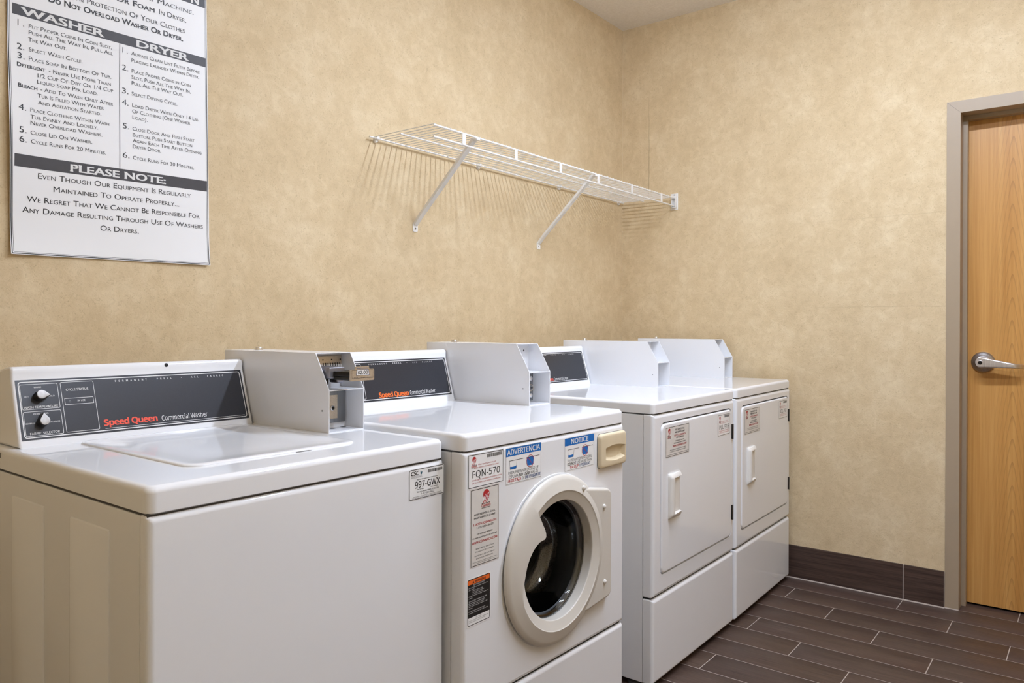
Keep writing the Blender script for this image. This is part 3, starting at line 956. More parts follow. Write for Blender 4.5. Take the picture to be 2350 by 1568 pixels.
# --------------------------------------------------------------- top-loading washer
def topload_washer():
    w, zt, zl, D = 0.6566, 0.922, 0.8792, 0.69
    root = tag(empty('washing_machine', (-3.0487, -0.9104, 0), math.radians(-0.166)),
               'white top-loading coin washer with a price slide on its coin box', 'washing machine')
    cab = cabinet(root, w, D, 0.02, zl - 0.003, 0.0235, 0.0004)
    # pressed panels in the left side
    for va, vb_ in ((0.124, 0.272), (0.382, 0.534)):
        b = MB()
        lo = rrect(va, vb_, 0.06, 0.8375, 0.004, 2)
        b.loft([[(0.0003, p, q) for p, q in lo], [(-0.0016, p, q) for p, q in offset_poly(lo, 0.0012)], [(-0.0022, p, q) for p, q in offset_poly(lo, 0.0024)]], True, False, True)
        b.build('pressed_panel', M['enamel'], cab)
    b = MB(); front_plate(b, 0.0, w, 0.03, zl - 0.0018, 0.022, 0.012, 0.004)
    b.build('front_panel', M['enamel'], root, wn=True)
    b = MB(); b.box(0.003, w - 0.003, 0.006, D - 0.01, zl - 0.02, zl + 0.002)
    b.build('top_gap_shade', M['foot'], root)  # dark strip standing in for the shade in the gap below the top
    b = MB(); slab_top(b, w, D, zl, zt); top = b.build('top', M['enamel'], root, wn=True)
    b = MB(); b.rbox(-0.0006, 0.004, 0.594, 0.5985, 0.9020, 0.9140, 0.001, 1); b.build('hinge_slot', M['dark'], top)
    # lid
    b = MB()
    u0, u1, v0, v1 = 0.122, 0.503, 0.100, 0.553
    lp = []
    for ins, z, r in ((0.0, -0.001, 0.034), (0.0, 0.0012, 0.034), (0.0015, 0.0030, 0.033), (0.004, 0.0038, 0.031), (0.012, 0.0040, 0.03), (0.020, 0.0034, 0.03), (0.045, 0.0012, 0.045), (0.075, 0.0000, 0.06), (0.11, -0.0006 + 0.001, 0.07), (0.16, 0.0002, 0.03)):
        lp.append([(p, q, zt + z) for p, q in rrect(u0 + ins, u1 - ins, v0 + ins, v1 - ins, max(r - ins * 0.2, 0.012), 8)])
    b.loft(lp, True, False, True)
    lid = b.build('lid', M['enamel'], root, sharp=60)
    b = MB()
    b.prism([(0.338, 0.0950), (0.374, 0.0950), (0.370, 0.1005), (0.342, 0.1005)], lambda p, q, t: (p, q, t), zt + 0.0001, zt + 0.0008)
    b.build('finger_notch', M['steel'], lid)
    sl, vb0 = 0.338, 0.554
    con = console(root, 0.0178, 0.5440, vb0 - 0.338 * 0.003, zt, sl)
    fascia(con, 'topload', vb0, 0.925, sl)
    for z_, a in ((1.0215, -0.12), (0.9695, PI / 2 + 0.05)):
        knob(con, 0.0640, vb0 + sl * (z_ - 0.925) - 0.0005, z_, sl, a)
    b = MB()
    zz = 1.0755; vv = vb0 + sl * 0.1385 + 0.0005
    b.lathe([(0.0046, 0.0), (0.0046, 0.0012), (0.0036, 0.0022), (0.0012, 0.0028)], lambda x, y, h: (0.3416 + x, vv - h - 0.0005, zz + y), 20, False, True)
    b.build('indicator_light', M['rubber'], con)
    cb, a0, a1, zk, ztp = coin_box(root, w, zt, 0.2600, 0.690)
    vf = 0.26
    # coin slide in the upper recess
    sl_ = empty('coin_slide', (0, 0, 0)); sl_.parent = cb
    b = MB()
    vp = vf + 0.078
    b.rbox(a0 + 0.012, a1 - 0.004, vp, vp + 0.004, zk + 0.03, ztp - 0.008, 0.003, 3)
    for k in range(3):
        hx = 0.5915 + k * 0.0262
        b.lathe([(0.0018, 0), (0.0018, 0.0006), (0.0001, 0.0006)], lambda x, y, h: (hx + x, vp - h, 1.0872 + y), 14, m=1)
    for k in range(8):
        sx = 0.5922 + k * 0.00715
        b.box(sx - 0.0009, sx + 0.0009, vp - 0.0016, vp, 1.0665, 1.0795, 2)
    for k in range(9):
        sx = 0.5886 + k * 0.00715
        b.box(sx - 0.0024, sx + 0.0024, vp - 0.0012, vp, 1.0655, 1.0760, 3)
    b.build('slot_plate', [M['bronze'], M['dark'], M['ink_black'], M['ink_white']], sl_)
    b = MB()
    b.rbox(a0 + 0.006, a0 + 0.052, vf + 0.006, vp, zk + 0.026, zk + 0.0525, 0.003, 3)
    b.rbox(a0 + 0.012, a0 + 0.024, vf + 0.03, vf + 0.06, zk + 0.010, zk + 0.026, 0.002, 2, 1)
    b.rbox(a0 + 0.040, a0 + 0.062, vf + 0.02, vf + 0.05, zk + 0.014, zk + 0.027, 0.004, 3)
    b.build('slide_body', [M['cast'], M['dkmetal']], sl_)
    b = MB()
    b.rbox(0.5655, 0.6215, 0.196, vp, 1.0525, 1.0640, 0.0015, 2, 0)
    b.rbox(0.5665, 0.6185, 0.2020, vp - 0.03, 1.0440, 1.0525, 0.003, 2, 1)
    b.build('slide_tray', [M['dkmetal'], M['rubber']], sl_)
    b = MB()
    pl = [(0.5535, 1.0443), (0.6215, 1.0443), (0.6235, 1.0465), (0.6235, 1.0680), (0.6215, 1.0700), (0.6090, 1.0702), (0.6075, 1.0765), (0.5700, 1.0765), (0.5680, 1.0702), (0.5555, 1.0702), (0.5530, 1.0680), (0.5530, 1.0465)]
    b.prism(pl, lambda p, q, t: (p, t, q), 0.1915, 0.1950)
    b.build('price_plate', M['bronze'], sl_)
    p = Print(front_plane(0.1915), 0.0001)
    tr = [(0.5695, 1.0565), (0.6085, 1.0565), (0.6060, 1.0690), (0.6045, 1.0700), (0.5735, 1.0700), (0.5720, 1.0690)]
    p.poly(tr, 'ink_navy', 0); p.poly(offset_poly(tr, 0.0009), 'sticker_grey', 1)
    p.text('$2.00', 0.5745, 1.0590, 0.6035, 0.0078, 'ink_black', bold=0.02)
    p.outline(0.5570, 1.0500, 0.6200, 1.0688, 0.0006, 'ink_char', 0.001, 0)
    for k in range(14):
        p.rect(0.5590 + k * 0.0043, 1.0510, 0.5608 + k * 0.0043, 1.0522, 'ink_char', 1)
    p.line((0.5710, 1.0730), (0.6065, 1.0730), 0.0012, 'ink_navy')
    p.done('price_tag', sl_)
    # coin vault plate in the lower recess
    vv = vf + 0.064
    b = MB()
    b.rbox(a0 + 0.040, a1 - 0.006, vv - 0.004, vv + 0.002, zt + 0.014, zk - 0.006, 0.002, 2)
    b.box(a0 + 0.044, a1 - 0.032, vv - 0.0046, vv - 0.004, zt + 0.024, zk - 0.018, 1)
    b.lathe([(0.0058, 0), (0.0058, 0.003), (0.0045, 0.004), (0.0042, 0.003)], lambda x, y, h: (0.6046 + x, vv - 0.0045 - h, 0.9715 + y), 24, m=2)
    b.lathe([(0.0042, 0.003), (0.0001, 0.003)], lambda x, y, h: (0.6046 + x, vv - 0.0045 - h, 0.9715 + y), 24, m=3)
    b.build('vault_plate', [M['steel'], M['bronze'], M['chrome'], M['dark']], cb)
    b = MB()
    for hx in (0.6001, 0.6322):
        b.lathe([(0.0072, 0.0), (0.0001, 0.0)], lambda x, y, h: (hx + x, vf + 0.052 + y, zt + 0.0025 + h), 20)
    b.build('floor_holes', M['dark'], cb)
    # service sticker
    p = Print(front_plane(0.0))
    x0, y0, x1, y1 = 0.5492, 0.8037, 0.6415, 0.8670
    x1 = 0.6540
    w_, h_ = x1 - x0, y1 - y0
    X = lambda f: x0 + f * w_
    Y = lambda f: y1 - f * h_
    p.poly(rrect(x0 - 0.001, x1 + 0.001, y0 - 0.001, y1 + 0.001, 0.005, 4), 'sticker', 0)
    p.outline(x0, y0, x1, y1, 0.0013, 'ink_black', 0.0045)
    K = 'ink_black'
    p.text('CSC', X(.05), Y(.19), X(.27), h_ * .125, K, bold=0.035, shear=0.2)
    p.poly([(X(.31), Y(.10)), (X(.335), Y(.07)), (X(.34), Y(.12)), (X(.37), Y(.09)), (X(.355), Y(.18)), (X(.335), Y(.205)), (X(.32), Y(.17))], 'ink_teal', 2)
    p.rect(X(.05), Y(.222), X(.36), Y(.215), 'ink_grey', 1)
    p.text('SERVICEWORKS', X(.05), Y(.285), X(.36), h_ * .045, 'ink_grey')
    barcode(p, X(.53), Y(.185), X(.95), Y(.08))
    for t, a, y, c, hh, bo in (('Please use this number # when reporting service', .21, .37, .82, .036, .012), ('997-GWX', .16, .63, .88, .215, .012), ('For Service:', .22, .70, .42, .042, .01), ('Para Servicio:', .61, .70, .83, .042, .01),
                               ('Visit our website: WWW.CSCSW.COM', .21, .79, .84, .048, .012), ('1-877-264-6622', .33, .875, .71, .062, .012),
                               ('This machine is serviced and maintained by a local company, call', .11, .925, .92, .022, .012), ('the number shown above for any service or refund.', .08, .965, .95, .022, .012)):
        p.text(t, X(a), Y(y), X(c), hh * h_, K, bold=bo)
    p.done('sticker', root)
    feet(root, w, D)
topload_washer()

# --------------------------------------------------------------- front-loading washer
def frontload_washer():
    w, zt, zl, D = 0.6776, 0.9335, 0.8945, 0.69
    root = tag(empty('washing_machine', (-2.3808, -0.9581, 0), math.radians(-1.148)),
               'white front-loading coin washer with a round glass door and beige detergent drawer', 'washing machine')
    CX, CZ = 0.339, 0.586
    cabinet(root, w, D, 0.02, zl - 0.003, 0.0373, 0.0005)
    zs = 0.3245
    hole = circ(CX, CZ, 0.185, 96)
    b = MB(); front_plate(b, 0.0, w, zs + 0.003, zl - 0.0022, 0.036, 0.010, 0.004, hole)
    b.loft([[(p, 0.0, q) for p, q in hole], [(p, 0.034, q) for p, q in hole]], True)
    b.build('front_panel', M['enamel'], root, wn=True)
    b = MB(); front_plate(b, 0.0, w, 0.028, zs - 0.003, 0.036, 0.010, 0.004)
    b.build('lower_panel', M['enamel'], root, wn=True)
    b = MB(); b.box(0.004, w - 0.004, 0.007, D - 0.01, zl - 0.02, zl + 0.002); b.build('top_gap_shade', M['foot'], root)  # grey strip in place of the shaded gap below the top
    b = MB(); b.box(0.006, w - 0.006, 0.010, 0.05, zs - 0.012, zs + 0.012); b.build('panel_gap_shade', M['rubber'], root)  # dark strip painting the shade in the seam between the panels
    b = MB(); slab_top(b, w, D, zl, zt); b.build('top', M['enamel'], root, wn=True)
    sl, vb0 = 0.29, 0.5535
    con = console(root, 0.0178, 0.5640, vb0, zt, sl)
    fascia(con, 'frontload', vb0, 0.9377, sl)
    cb, a0, a1, zk, ztp = coin_box(root, w, zt, 0.2580, 0.688)
    vf = 0.258
    b = MB()
    vv = vf + 0.058
    b.rbox(a0 + 0.060, a0 + 0.094, vv, vv + 0.004, zt + 0.006, zk - 0.004, 0.001, 2)
    cu_ = 0.6495
    for z_, r in ((1.0085, 0.0075), (0.9560, 0.0070)):
        b.lathe([(r, 0), (r * 0.95, 0.003), (r * 0.5, 0.0055), (0.0008, 0.006)], lambda x, y, h: (cu_ + x, vv - h, z_ + y), 24, False, True, 1)
    b.lathe([(0.0115, 0), (0.0115, 0.002), (0.0098, 0.004), (0.0090, 0.0032), (0.0085, 0.0032)], lambda x, y, h: (cu_ + x, vv - h, 0.9800 + y), 28, m=2)
    b.lathe([(0.0085, 0.0032), (0.0070, 0.005), (0.0001, 0.005)], lambda x, y, h: (cu_ + x, vv - h, 0.9800 + y), 28, m=0)
    b.box(cu_ - 0.006, cu_ + 0.004, vv - 0.0056, vv - 0.0049, 0.9786, 0.9812, 3)
    b.build('lock_strip', [M['steel'], M['chrome'], M['bronze'], M['dark']], cb)
    b = MB()
    vq = vf + 0.083
    b.loft([[(p, vq - t, q) for p, q in rrect(0.634, 0.656, 1.0885, 1.1015, 0.003, 3)] for t in (0.0, 0.0012)], True, False, True)
    b.lathe([(0.0032, 0.0014), (0.0001, 0.0014)], lambda x, y, h: (0.6455 + x, vq - h, 1.0950 + y), 16, m=1)
    b.build('access_plate', [M['case'], M['dark']], cb)
    # ---- round door
    dr = empty('door', (0, 0, 0)); dr.parent = root
    N = 120
    def at(r, a, v): return (CX + r * math.cos(a), v, CZ + r * math.sin(a))
    # raised bezel pressed round the opening
    b = MB()
    b.loft([[at(r, 2 * PI * i / N, v) for i in range(N)] for r, v in ((0.2128, 0.0002), (0.2118, -0.0011), (0.2100, -0.0014), (0.2060, -0.0011), (0.2030, 0.0002))], True)
    b.build('bezel', M['enamel'], root)
    b = MB()
    tip = [(126.0, 0.1715), (127.0, 0.1710), (127.6, 0.1604), (128.4, 0.1397), (129.8, 0.1172), (131.6, 0.1070), (134.6, 0.1010), (138.4, 0.1015), (145.5, 0.1150), (152.0, 0.1246), (158.1, 0.1320),
           (165.3, 0.1394), (173.0, 0.1465), (180.0, 0.1510), (188.0, 0.1590), (196.0, 0.1670), (204.0, 0.1715)]
    def r_in(a):
        if a <= tip[0][0] or a >= tip[-1][0]: return 0.1715
        for (a0, r0), (a1, r1) in zip(tip, tip[1:]):
            if a0 <= a <= a1:
                return r0 + (r1 - r0) * (a - a0) / (a1 - a0)
    angs = sorted(set([float(x) for x in range(0, 126, 3)] + [float(x) for x in range(204, 360, 3)] + [float(x) for x in range(140, 204, 3)] +
                      [t_[0] for t_ in tip] + [127.3, 128.0, 129.0, 130.6, 133.0, 136.4]))
    def ring_prof(a):
        ri = r_in(a)
        tongue = max(0.0, min(1.0, (0.1715 - ri) / 0.012))
        vb_ = -0.0268
        out = [(0.186, 0.004), (0.1950, 0.0000), (0.2040, -0.0030), (0.2092, -0.0062), (0.2102, -0.0090), (0.2092, -0.0122), (0.2058, -0.0155), (0.2010, -0.0180), (0.1995, -0.0186), (0.1985, -0.0190), (0.1970, -0.0195)]
        out += [(max(ri, 0.1740) , -0.0265), (ri + 0.0016, vb_), (ri + 0.0007, vb_ + 0.0001), (ri, vb_ + 0.0008)]
        under = vb_ + 0.0022 + 0.007 * tongue
        back = 0.1490 if tongue > 0 else ri - 0.0022
        r2 = (ri - 0.0018) * (1 - tongue) + (ri - 0.0002) * tongue
        out += [(r2, under)]
        rb = max(r2, 0.1492) if ri < 0.1492 else r2
        out += [(0.1492 if ri > 0.1492 else 0.1492, max(under, -0.0186)), (0.1480, -0.0176), (0.1472, -0.0164), (0.1470, -0.0140), (0.1482, 0.008), (0.1500, 0.014)]
        return out
    P_ = [ring_prof(a) for a in angs]
    b.loft([[at(P_[k][j][0], math.radians(angs[k]), P_[k][j][1]) for k in range(len(angs))] for j in range(len(P_[0]))], True)
    # hinge plate running off to the right
    def rnd(poly, r, n=4):
        out = []
        m_ = len(poly)
        for i in range(m_):
            p, a_, c_ = Vector(poly[i]), Vector(poly[i - 1]), Vector(poly[(i + 1) % m_])
            d1, d2 = (a_ - p), (c_ - p)
            k = min(r, d1.length * 0.45, d2.length * 0.45)
            q1, q2 = p + d1.normalized() * k, p + d2.normalized() * k
            for j in range(n + 1):
                t = j / n
                q = q1 * (1 - t) ** 2 + p * 2 * t * (1 - t) + q2 * t * t
                out.append((q.x, q.y))
        return out
    hp = rnd([(0.425, 0.412), (0.5840, 0.4300), (0.5840, 0.7250), (0.425, 0.751)], 0.020, 5)
    holec = [(CX + 0.1745 * math.cos(2 * PI * i / 64), CZ + 0.1745 * math.sin(2 * PI * i / 64)) for i in range(64)]
    # outline that hugs the ring on the left: cut by the ring circle
    ang0, ang1 = math.asin((0.7475 - CZ) / 0.1990), math.asin((0.4145 - CZ) / 0.1990)
    def hinge_outline(ins):
        pts = []
        ro = 0.178
        a_top, a_bot = 1.02, -1.04
        for i in range(25):
            a = a_bot + (a_top - a_bot) * i / 24
            pts.append((CX + ro * math.cos(a), CZ + ro * math.sin(a)))
        pts = pts[::-1]                               # top to bottom
        base = [(0.4330, 0.4190), (0.5840, 0.4310), (0.5840, 0.7240), (0.4330, 0.7500)]
        q = rnd(base, 0.022, 6)
        q = offset_poly(q, ins)
        right = [p for p in q if p[0] > 0.45]
        return pts + right
    L0 = hinge_outline(0.0)
    loops = []
    for ins, v in ((0.0, -0.001), (0.0, -0.0120), (0.0012, -0.0155), (0.004, -0.0180), (0.008, -0.0190)):
        L = hinge_outline(ins)
        loops.append([(p, v - 0.0028 * max(0, (0.5840 - p) / 0.13), q) for p, q in L])
    b.loft(loops, True, False, True)
    b.build('door_ring', M['door_plastic'], dr, wn=True, sharp=32)
    for su, sz, sv in ((0.540, 0.6826, -0.0195), (0.5435, 0.478, -0.0195), (0.4345, 0.7505, -0.0235)):
        b = MB()
        b.lathe([(0.0062, 0.001), (0.0062, -0.0015), (0.0055, -0.0040), (0.0035, -0.0056), (0.0010, -0.0062)], lambda x, y, h: (su + x, sv + h, sz + y), 20, False, True)
        b.build('screw_cap', M['plastic'], dr)
    # gasket, glass bowl and drum
    b = MB()
    b.loft([[at(r, 2 * PI * i / N, v) for i in range(N)] for r, v in ((0.1500, 0.012), (0.1535, 0.014), (0.1530, 0.022), (0.1445, 0.0225), (0.1385, 0.0240), (0.1380, 0.0250), (0.1500, 0.0260), (0.1520, 0.018))], True)
    b.build('gasket', M['boot'], dr)
    b = MB()
    outer = [(0.1500, 0.010), (0.1480, 0.0085), (0.1440, 0.0088), (0.1400, 0.011), (0.1370, 0.016), (0.1345, 0.024), (0.1310, 0.050), (0.1260, 0.082), (0.1200, 0.098), (0.1080, 0.108), (0.085, 0.113), (0.045, 0.1155), (0.0008, 0.1160)]
    innr = [(0.0008, 0.1220), (0.046, 0.1215), (0.088, 0.1190), (0.112, 0.1138), (0.1255, 0.102), (0.1318, 0.084), (0.1368, 0.051), (0.1402, 0.027), (0.1430, 0.020), (0.1500, 0.016)]
    b.loft([[at(r, 2 * PI * i / N, v) for i in range(N)] for r, v in outer + innr + outer[:1]], True)
    b.build('glass_bowl', M['glass'], dr, sharp=60)
    b = MB()
    b.loft([[at(r, 2 * PI * i / N, v) for i in range(N)] for r, v in ((0.184, 0.020), (0.176, 0.040), (0.180, 0.060), (0.172, 0.085), (0.178, 0.110), (0.190, 0.125), (0.215, 0.130))], True)
    b.build('door_boot', M['boot'], root)
    b = MB()
    b.loft([[at(r, 2 * PI * i / N, v) for i in range(N)] for r, v in ((0.205, 0.128), (0.226, 0.134), (0.232, 0.142), (0.232, 0.44), (0.222, 0.455), (0.06, 0.462), (0.0008, 0.462))], True)
    for k in range(3):
        a = 2 * PI * k / 3 + 0.6
        ca, sa = math.cos(a), math.sin(a)
        tri = [(0.231, -0.035), (0.231, 0.035), (0.180, 0.010), (0.180, -0.010)]
        b.prism(tri, lambda p, q, t: (CX + p * ca - q * sa, t, CZ + p * sa + q * ca), 0.15, 0.43)
    b.build('drum', M['drum'], root)
    # ---- detergent drawer
    x0, x1, z0, z1 = 0.5370, 0.6735, 0.7820, 0.8750
    def pocket(ins):
        px0, px1 = x0 + 0.0245 + ins, x1 - 0.010 - ins
        pts = []
        n = 14
        zlo, zhi = z0 + 0.022 + ins, z0 + 0.054 - ins
        for i in range(n + 1):                         # lower edge, sagging
            t = i / n
            pts.append((px0 + (px1 - px0) * t, zlo - 0.006 * math.sin(PI * t)))
        for i in range(n + 1):                         # upper edge, arched
            t = i / n
            pts.append((px1 - (px1 - px0) * t, zhi + 0.006 * math.sin(PI * t)))
        return pts
    b = MB()
    o_ = lambda ins: rrect(x0 + ins, x1 - ins, z0 + ins, z1 - ins, 0.011, 5)
    lps = [[(p, 0.0005, q) for p, q in o_(0)], [(p, -0.0065, q) for p, q in o_(0)], [(p, -0.0102, q) for p, q in o_(0.0012)], [(p, -0.0119, q) for p, q in o_(0.0035)], [(p, -0.0125, q) for p, q in o_(0.006)]]
    b.loft(lps, True, False, False)
    b.holed([(p, q) for p, q in o_(0.006)], [pocket(0.0)], lambda p, q: (p, -0.0125, q))
    b.loft([[(p, v, q) for p, q in pocket(i)] for i, v in ((0.0, -0.0125), (0.0012, -0.0110), (0.0034, -0.005), (0.007, -0.0016))], True, False, True)
    b.build('detergent_drawer', M['beige'], root, sharp=40)
    b = MB()
    b.loft([[(p, v, q) for p, q in rrect(x0 - i, x1 + i, z0 - i, z1 + i, 0.012, 5)] for i, v in ((0.0008, 0.0002), (0.0008, -0.0008))], True, False, True)
    b.build('drawer_gap', M['dark'], root)
    # ---- stickers
    id_sticker(root, 0.0155, 0.8123, 0.1345, 0.8853, 'FQN-570')
    service_sticker_tall(root, 0.0240, 0.6383, 0.1178, 0.8075)
    K, R_, N_ = 'ink_black', 'ink_red', 'ink_navy'
    suds_sticker(root, 0.1446, 0.8010, 0.2805, 0.8847, ('ADVERTENCIA', .035, .965),
                 [('PARA PREVENIR EXCESO DE', .07, .74, .92, .082, K, 0), ('ESPUMA', .08, .85, .34, .082, K, 0), ('NO USAR', .37, .85, .67, .082, K, .03), ('MAS DE', .70, .85, .91, .082, K, 0),
                  ('1/4 DE TAZA', .02, .955, .42, .082, R_, .025), ('DE', .45, .955, .52, .082, K, 0), ('DETERGENTE', .54, .955, .98, .082, N_, .035)])
    suds_sticker(root, 0.3827, 0.7975, 0.5200, 0.8810, ('NOTICE', .21, .79),
                 [('TO PREVENT OVERSUDSING,', .08, .74, .93, .082, K, 0), ('DO NOT', .09, .85, .37, .082, K, .03), ('USE MORE THAN', .40, .85, .91, .082, K, 0),
                  ('1/4 CUP', .17, .955, .45, .082, R_, .03), ('DETERGENT', .49, .955, .86, .082, N_, .03)])
    warning_sticker(root, 0.0134, 0.5105, 0.0888, 0.6125)
    feet(root, w, D)
frontload_washer()

# --------------------------------------------------------------- dryers
def dryer(name, loc, rz, w, zt, label, code, k0):
    zl, D = zt - 0.0385, 0.725
    root = tag(empty(name, loc, math.radians(rz)), label, 'dryer')
    zs, zk = 0.2955, 0.0200
    cabinet(root, w, D, 0.02, zl - 0.003, 0.0373, 0.0005)
    x0, x1, z0, z1 = 0.0530, 0.6500, 0.3640, 0.8525
    hole = rrect(x0 - 0.005, x1 + 0.005, z0 - 0.005, z1 + 0.005, 0.027, 6)
    b = MB(); front_plate(b, 0.0, w, zs + 0.003, zl - 0.0022, 0.036, 0.012, 0.004, hole)
    b.loft([[(p, 0.0, q) for p, q in hole], [(p, 0.003, q) for p, q in offset_poly(hole, 0.0012)], [(p, 0.016, q) for p, q in offset_poly(hole, 0.0014)]], True)
    b.build('front_panel', M['enamel'], root, wn=True)
    b = MB(); b.holed(rrect(x0 - 0.02, x1 + 0.012, z0 - 0.02, z1 + 0.015, 0.03, 6), [rrect(x0 + 0.02, x1 - 0.02, z0 + 0.02, z1 - 0.02, 0.03, 6)], lambda p, q: (p, 0.015, q))
    b.build('door_gap_shade', M['rubber'], root)  # black sheet standing in for the shade in the gap round the door
    b = MB(); b.box(0.004, w - 0.004, 0.007, D - 0.01, zl - 0.02, zl + 0.002); b.build('top_gap_shade', M['foot'], root)  # grey strip that draws the shaded gap below the top
    b = MB(); b.box(0.006, w - 0.006, 0.012, 0.05, zs - 0.012, zs + 0.012); b.build('panel_gap_shade', M['rubber'], root)  # black strip that draws the shaded seam above the lower panel
    b = MB(); front_plate(b, 0.0, w, zk, zs - 0.003, 0.036, 0.012, 0.004)
    b.build('lower_panel', M['enamel'], root, wn=True)
    b = MB(); slab_top(b, w, D, zl, zt); b.build('top', M['enamel'], root, wn=True)
    sl, vb0 = 0.30, 0.5815
    con = console(root, 0.0178, 0.5660, vb0, zt, sl)
    fascia(con, 'dryer', vb0, zt + 0.0035, sl)
    coin_box(root, w, zt, 0.2720, 0.727)
    # door slab
    b = MB()
    o_ = lambda ins: rrect(x0 + ins, x1 - ins, z0 + ins, z1 - ins, max(0.023 - ins * 0.3, 0.01), 6)
    lps = [[(p, 0.014, q) for p, q in o_(0)], [(p, 0.003, q) for p, q in o_(0)]]
    for i in range(1, 5):
        a = PI / 2 * i / 4
        lps.append([(p, 0.003 - 0.0065 * math.sin(a), q) for p, q in o_(0.0065 * (1 - math.cos(a)))])
    b.loft(lps, True, True, True)
    dr = b.build('door', M['enamel'], root, wn=True)
    # moulded pull
    hu0, hu1, hz0, hz1 = k0, k0 + 0.088, 0.5360, 0.6830
    b = MB()
    V0 = -0.0035
    def sec(z, t):
        # cross-section at height z: tall lip on the left falling into a shallow scoop
        e = min(1.0, min(z - hz0, hz1 - z) / 0.014)
        e = max(0.0, e)
        up_ = 0.4 + 0.6 * math.sin(e * PI / 2)
        sc = 0.0 if e < 1 else 1.0
        rim = 1.0 - sc
        H_ = 0.016 * up_
        far = 0.009 * up_ * rim + 0.0016 * sc
        mid = (0.0145 * up_) * rim + 0.0035 * sc
        return [(hu0, V0 + 0.001, z), (hu0 + 0.001, V0 - H_ * 0.45, z), (hu0 + 0.006, V0 - H_ * 0.88, z), (hu0 + 0.012, V0 - H_, z), (hu0 + 0.021, V0 - H_ * 0.97, z),
                (hu0 + 0.026, V0 - H_ * 0.86, z), (hu0 + 0.030, V0 - mid * 1.0, z), (hu0 + 0.042, V0 - mid * 0.8 - far * 0.2, z), (hu0 + 0.060, V0 - mid * 0.35 - far * 0.65, z), (hu0 + 0.076, V0 - far, z),
                (hu1 - 0.004, V0 - far * 1.1 - 0.0006, z), (hu1, V0 + 0.001, z)]
    zsq = [hz0, hz0 + 0.0025, hz0 + 0.006, hz0 + 0.010, hz0 + 0.0135, hz0 + 0.0165, hz0 + 0.03, (hz0 + hz1) / 2, hz1 - 0.03, hz1 - 0.0165, hz1 - 0.0135, hz1 - 0.010, hz1 - 0.006, hz1 - 0.0025, hz1]
    b.loft([sec(z, 0) for z in zsq], True, True, True)
    b.build('door_handle', M['plastic'], dr, sharp=50)
    for z_ in (0.7660, 0.4530):
        b = MB()
        b.rbox(x1 - 0.001, x1 + 0.006, -0.0065, 0.006, z_ - 0.028, z_ + 0.028, 0.0012, 2)
        b.lathe([(0.0035, -0.0285), (0.0035, 0.0285)], lambda x, y, h: (x1 + 0.004 + x, -0.0055 + y, z_ + h), 14, True, True, 1)
        b.build('hinge', [M['dkmetal'], M['steel']], root)
    # a door-mounted plane for the stickers
    global front_plane
    old = front_plane
    front_plane = lambda v: (lambda x, y, l: Vector((x, -0.0035 - 0.0004 - l, y)))
    service_sticker_wide(dr, 0.0810, 0.7400, 0.2580, 0.8375)
    id_sticker(dr, 0.5125, 0.7625, 0.6285, 0.8395, code)
    front_plane = old
    feet(root, w, D)
    return root
dryer('dryer', (-1.4258, -0.9231, 0), 0.178, 0.6801, 0.9275, 'white coin dryer whose door is stickered PLL-919, beside the front-loading washer', 'PLL-919', 0.0975)
dryer('dryer', (-0.7294, -0.9247, 0), 1.008, 0.6847, 0.9285, 'white coin dryer at the end of the row against the corner wall', 'XQG-763', 0.1070)

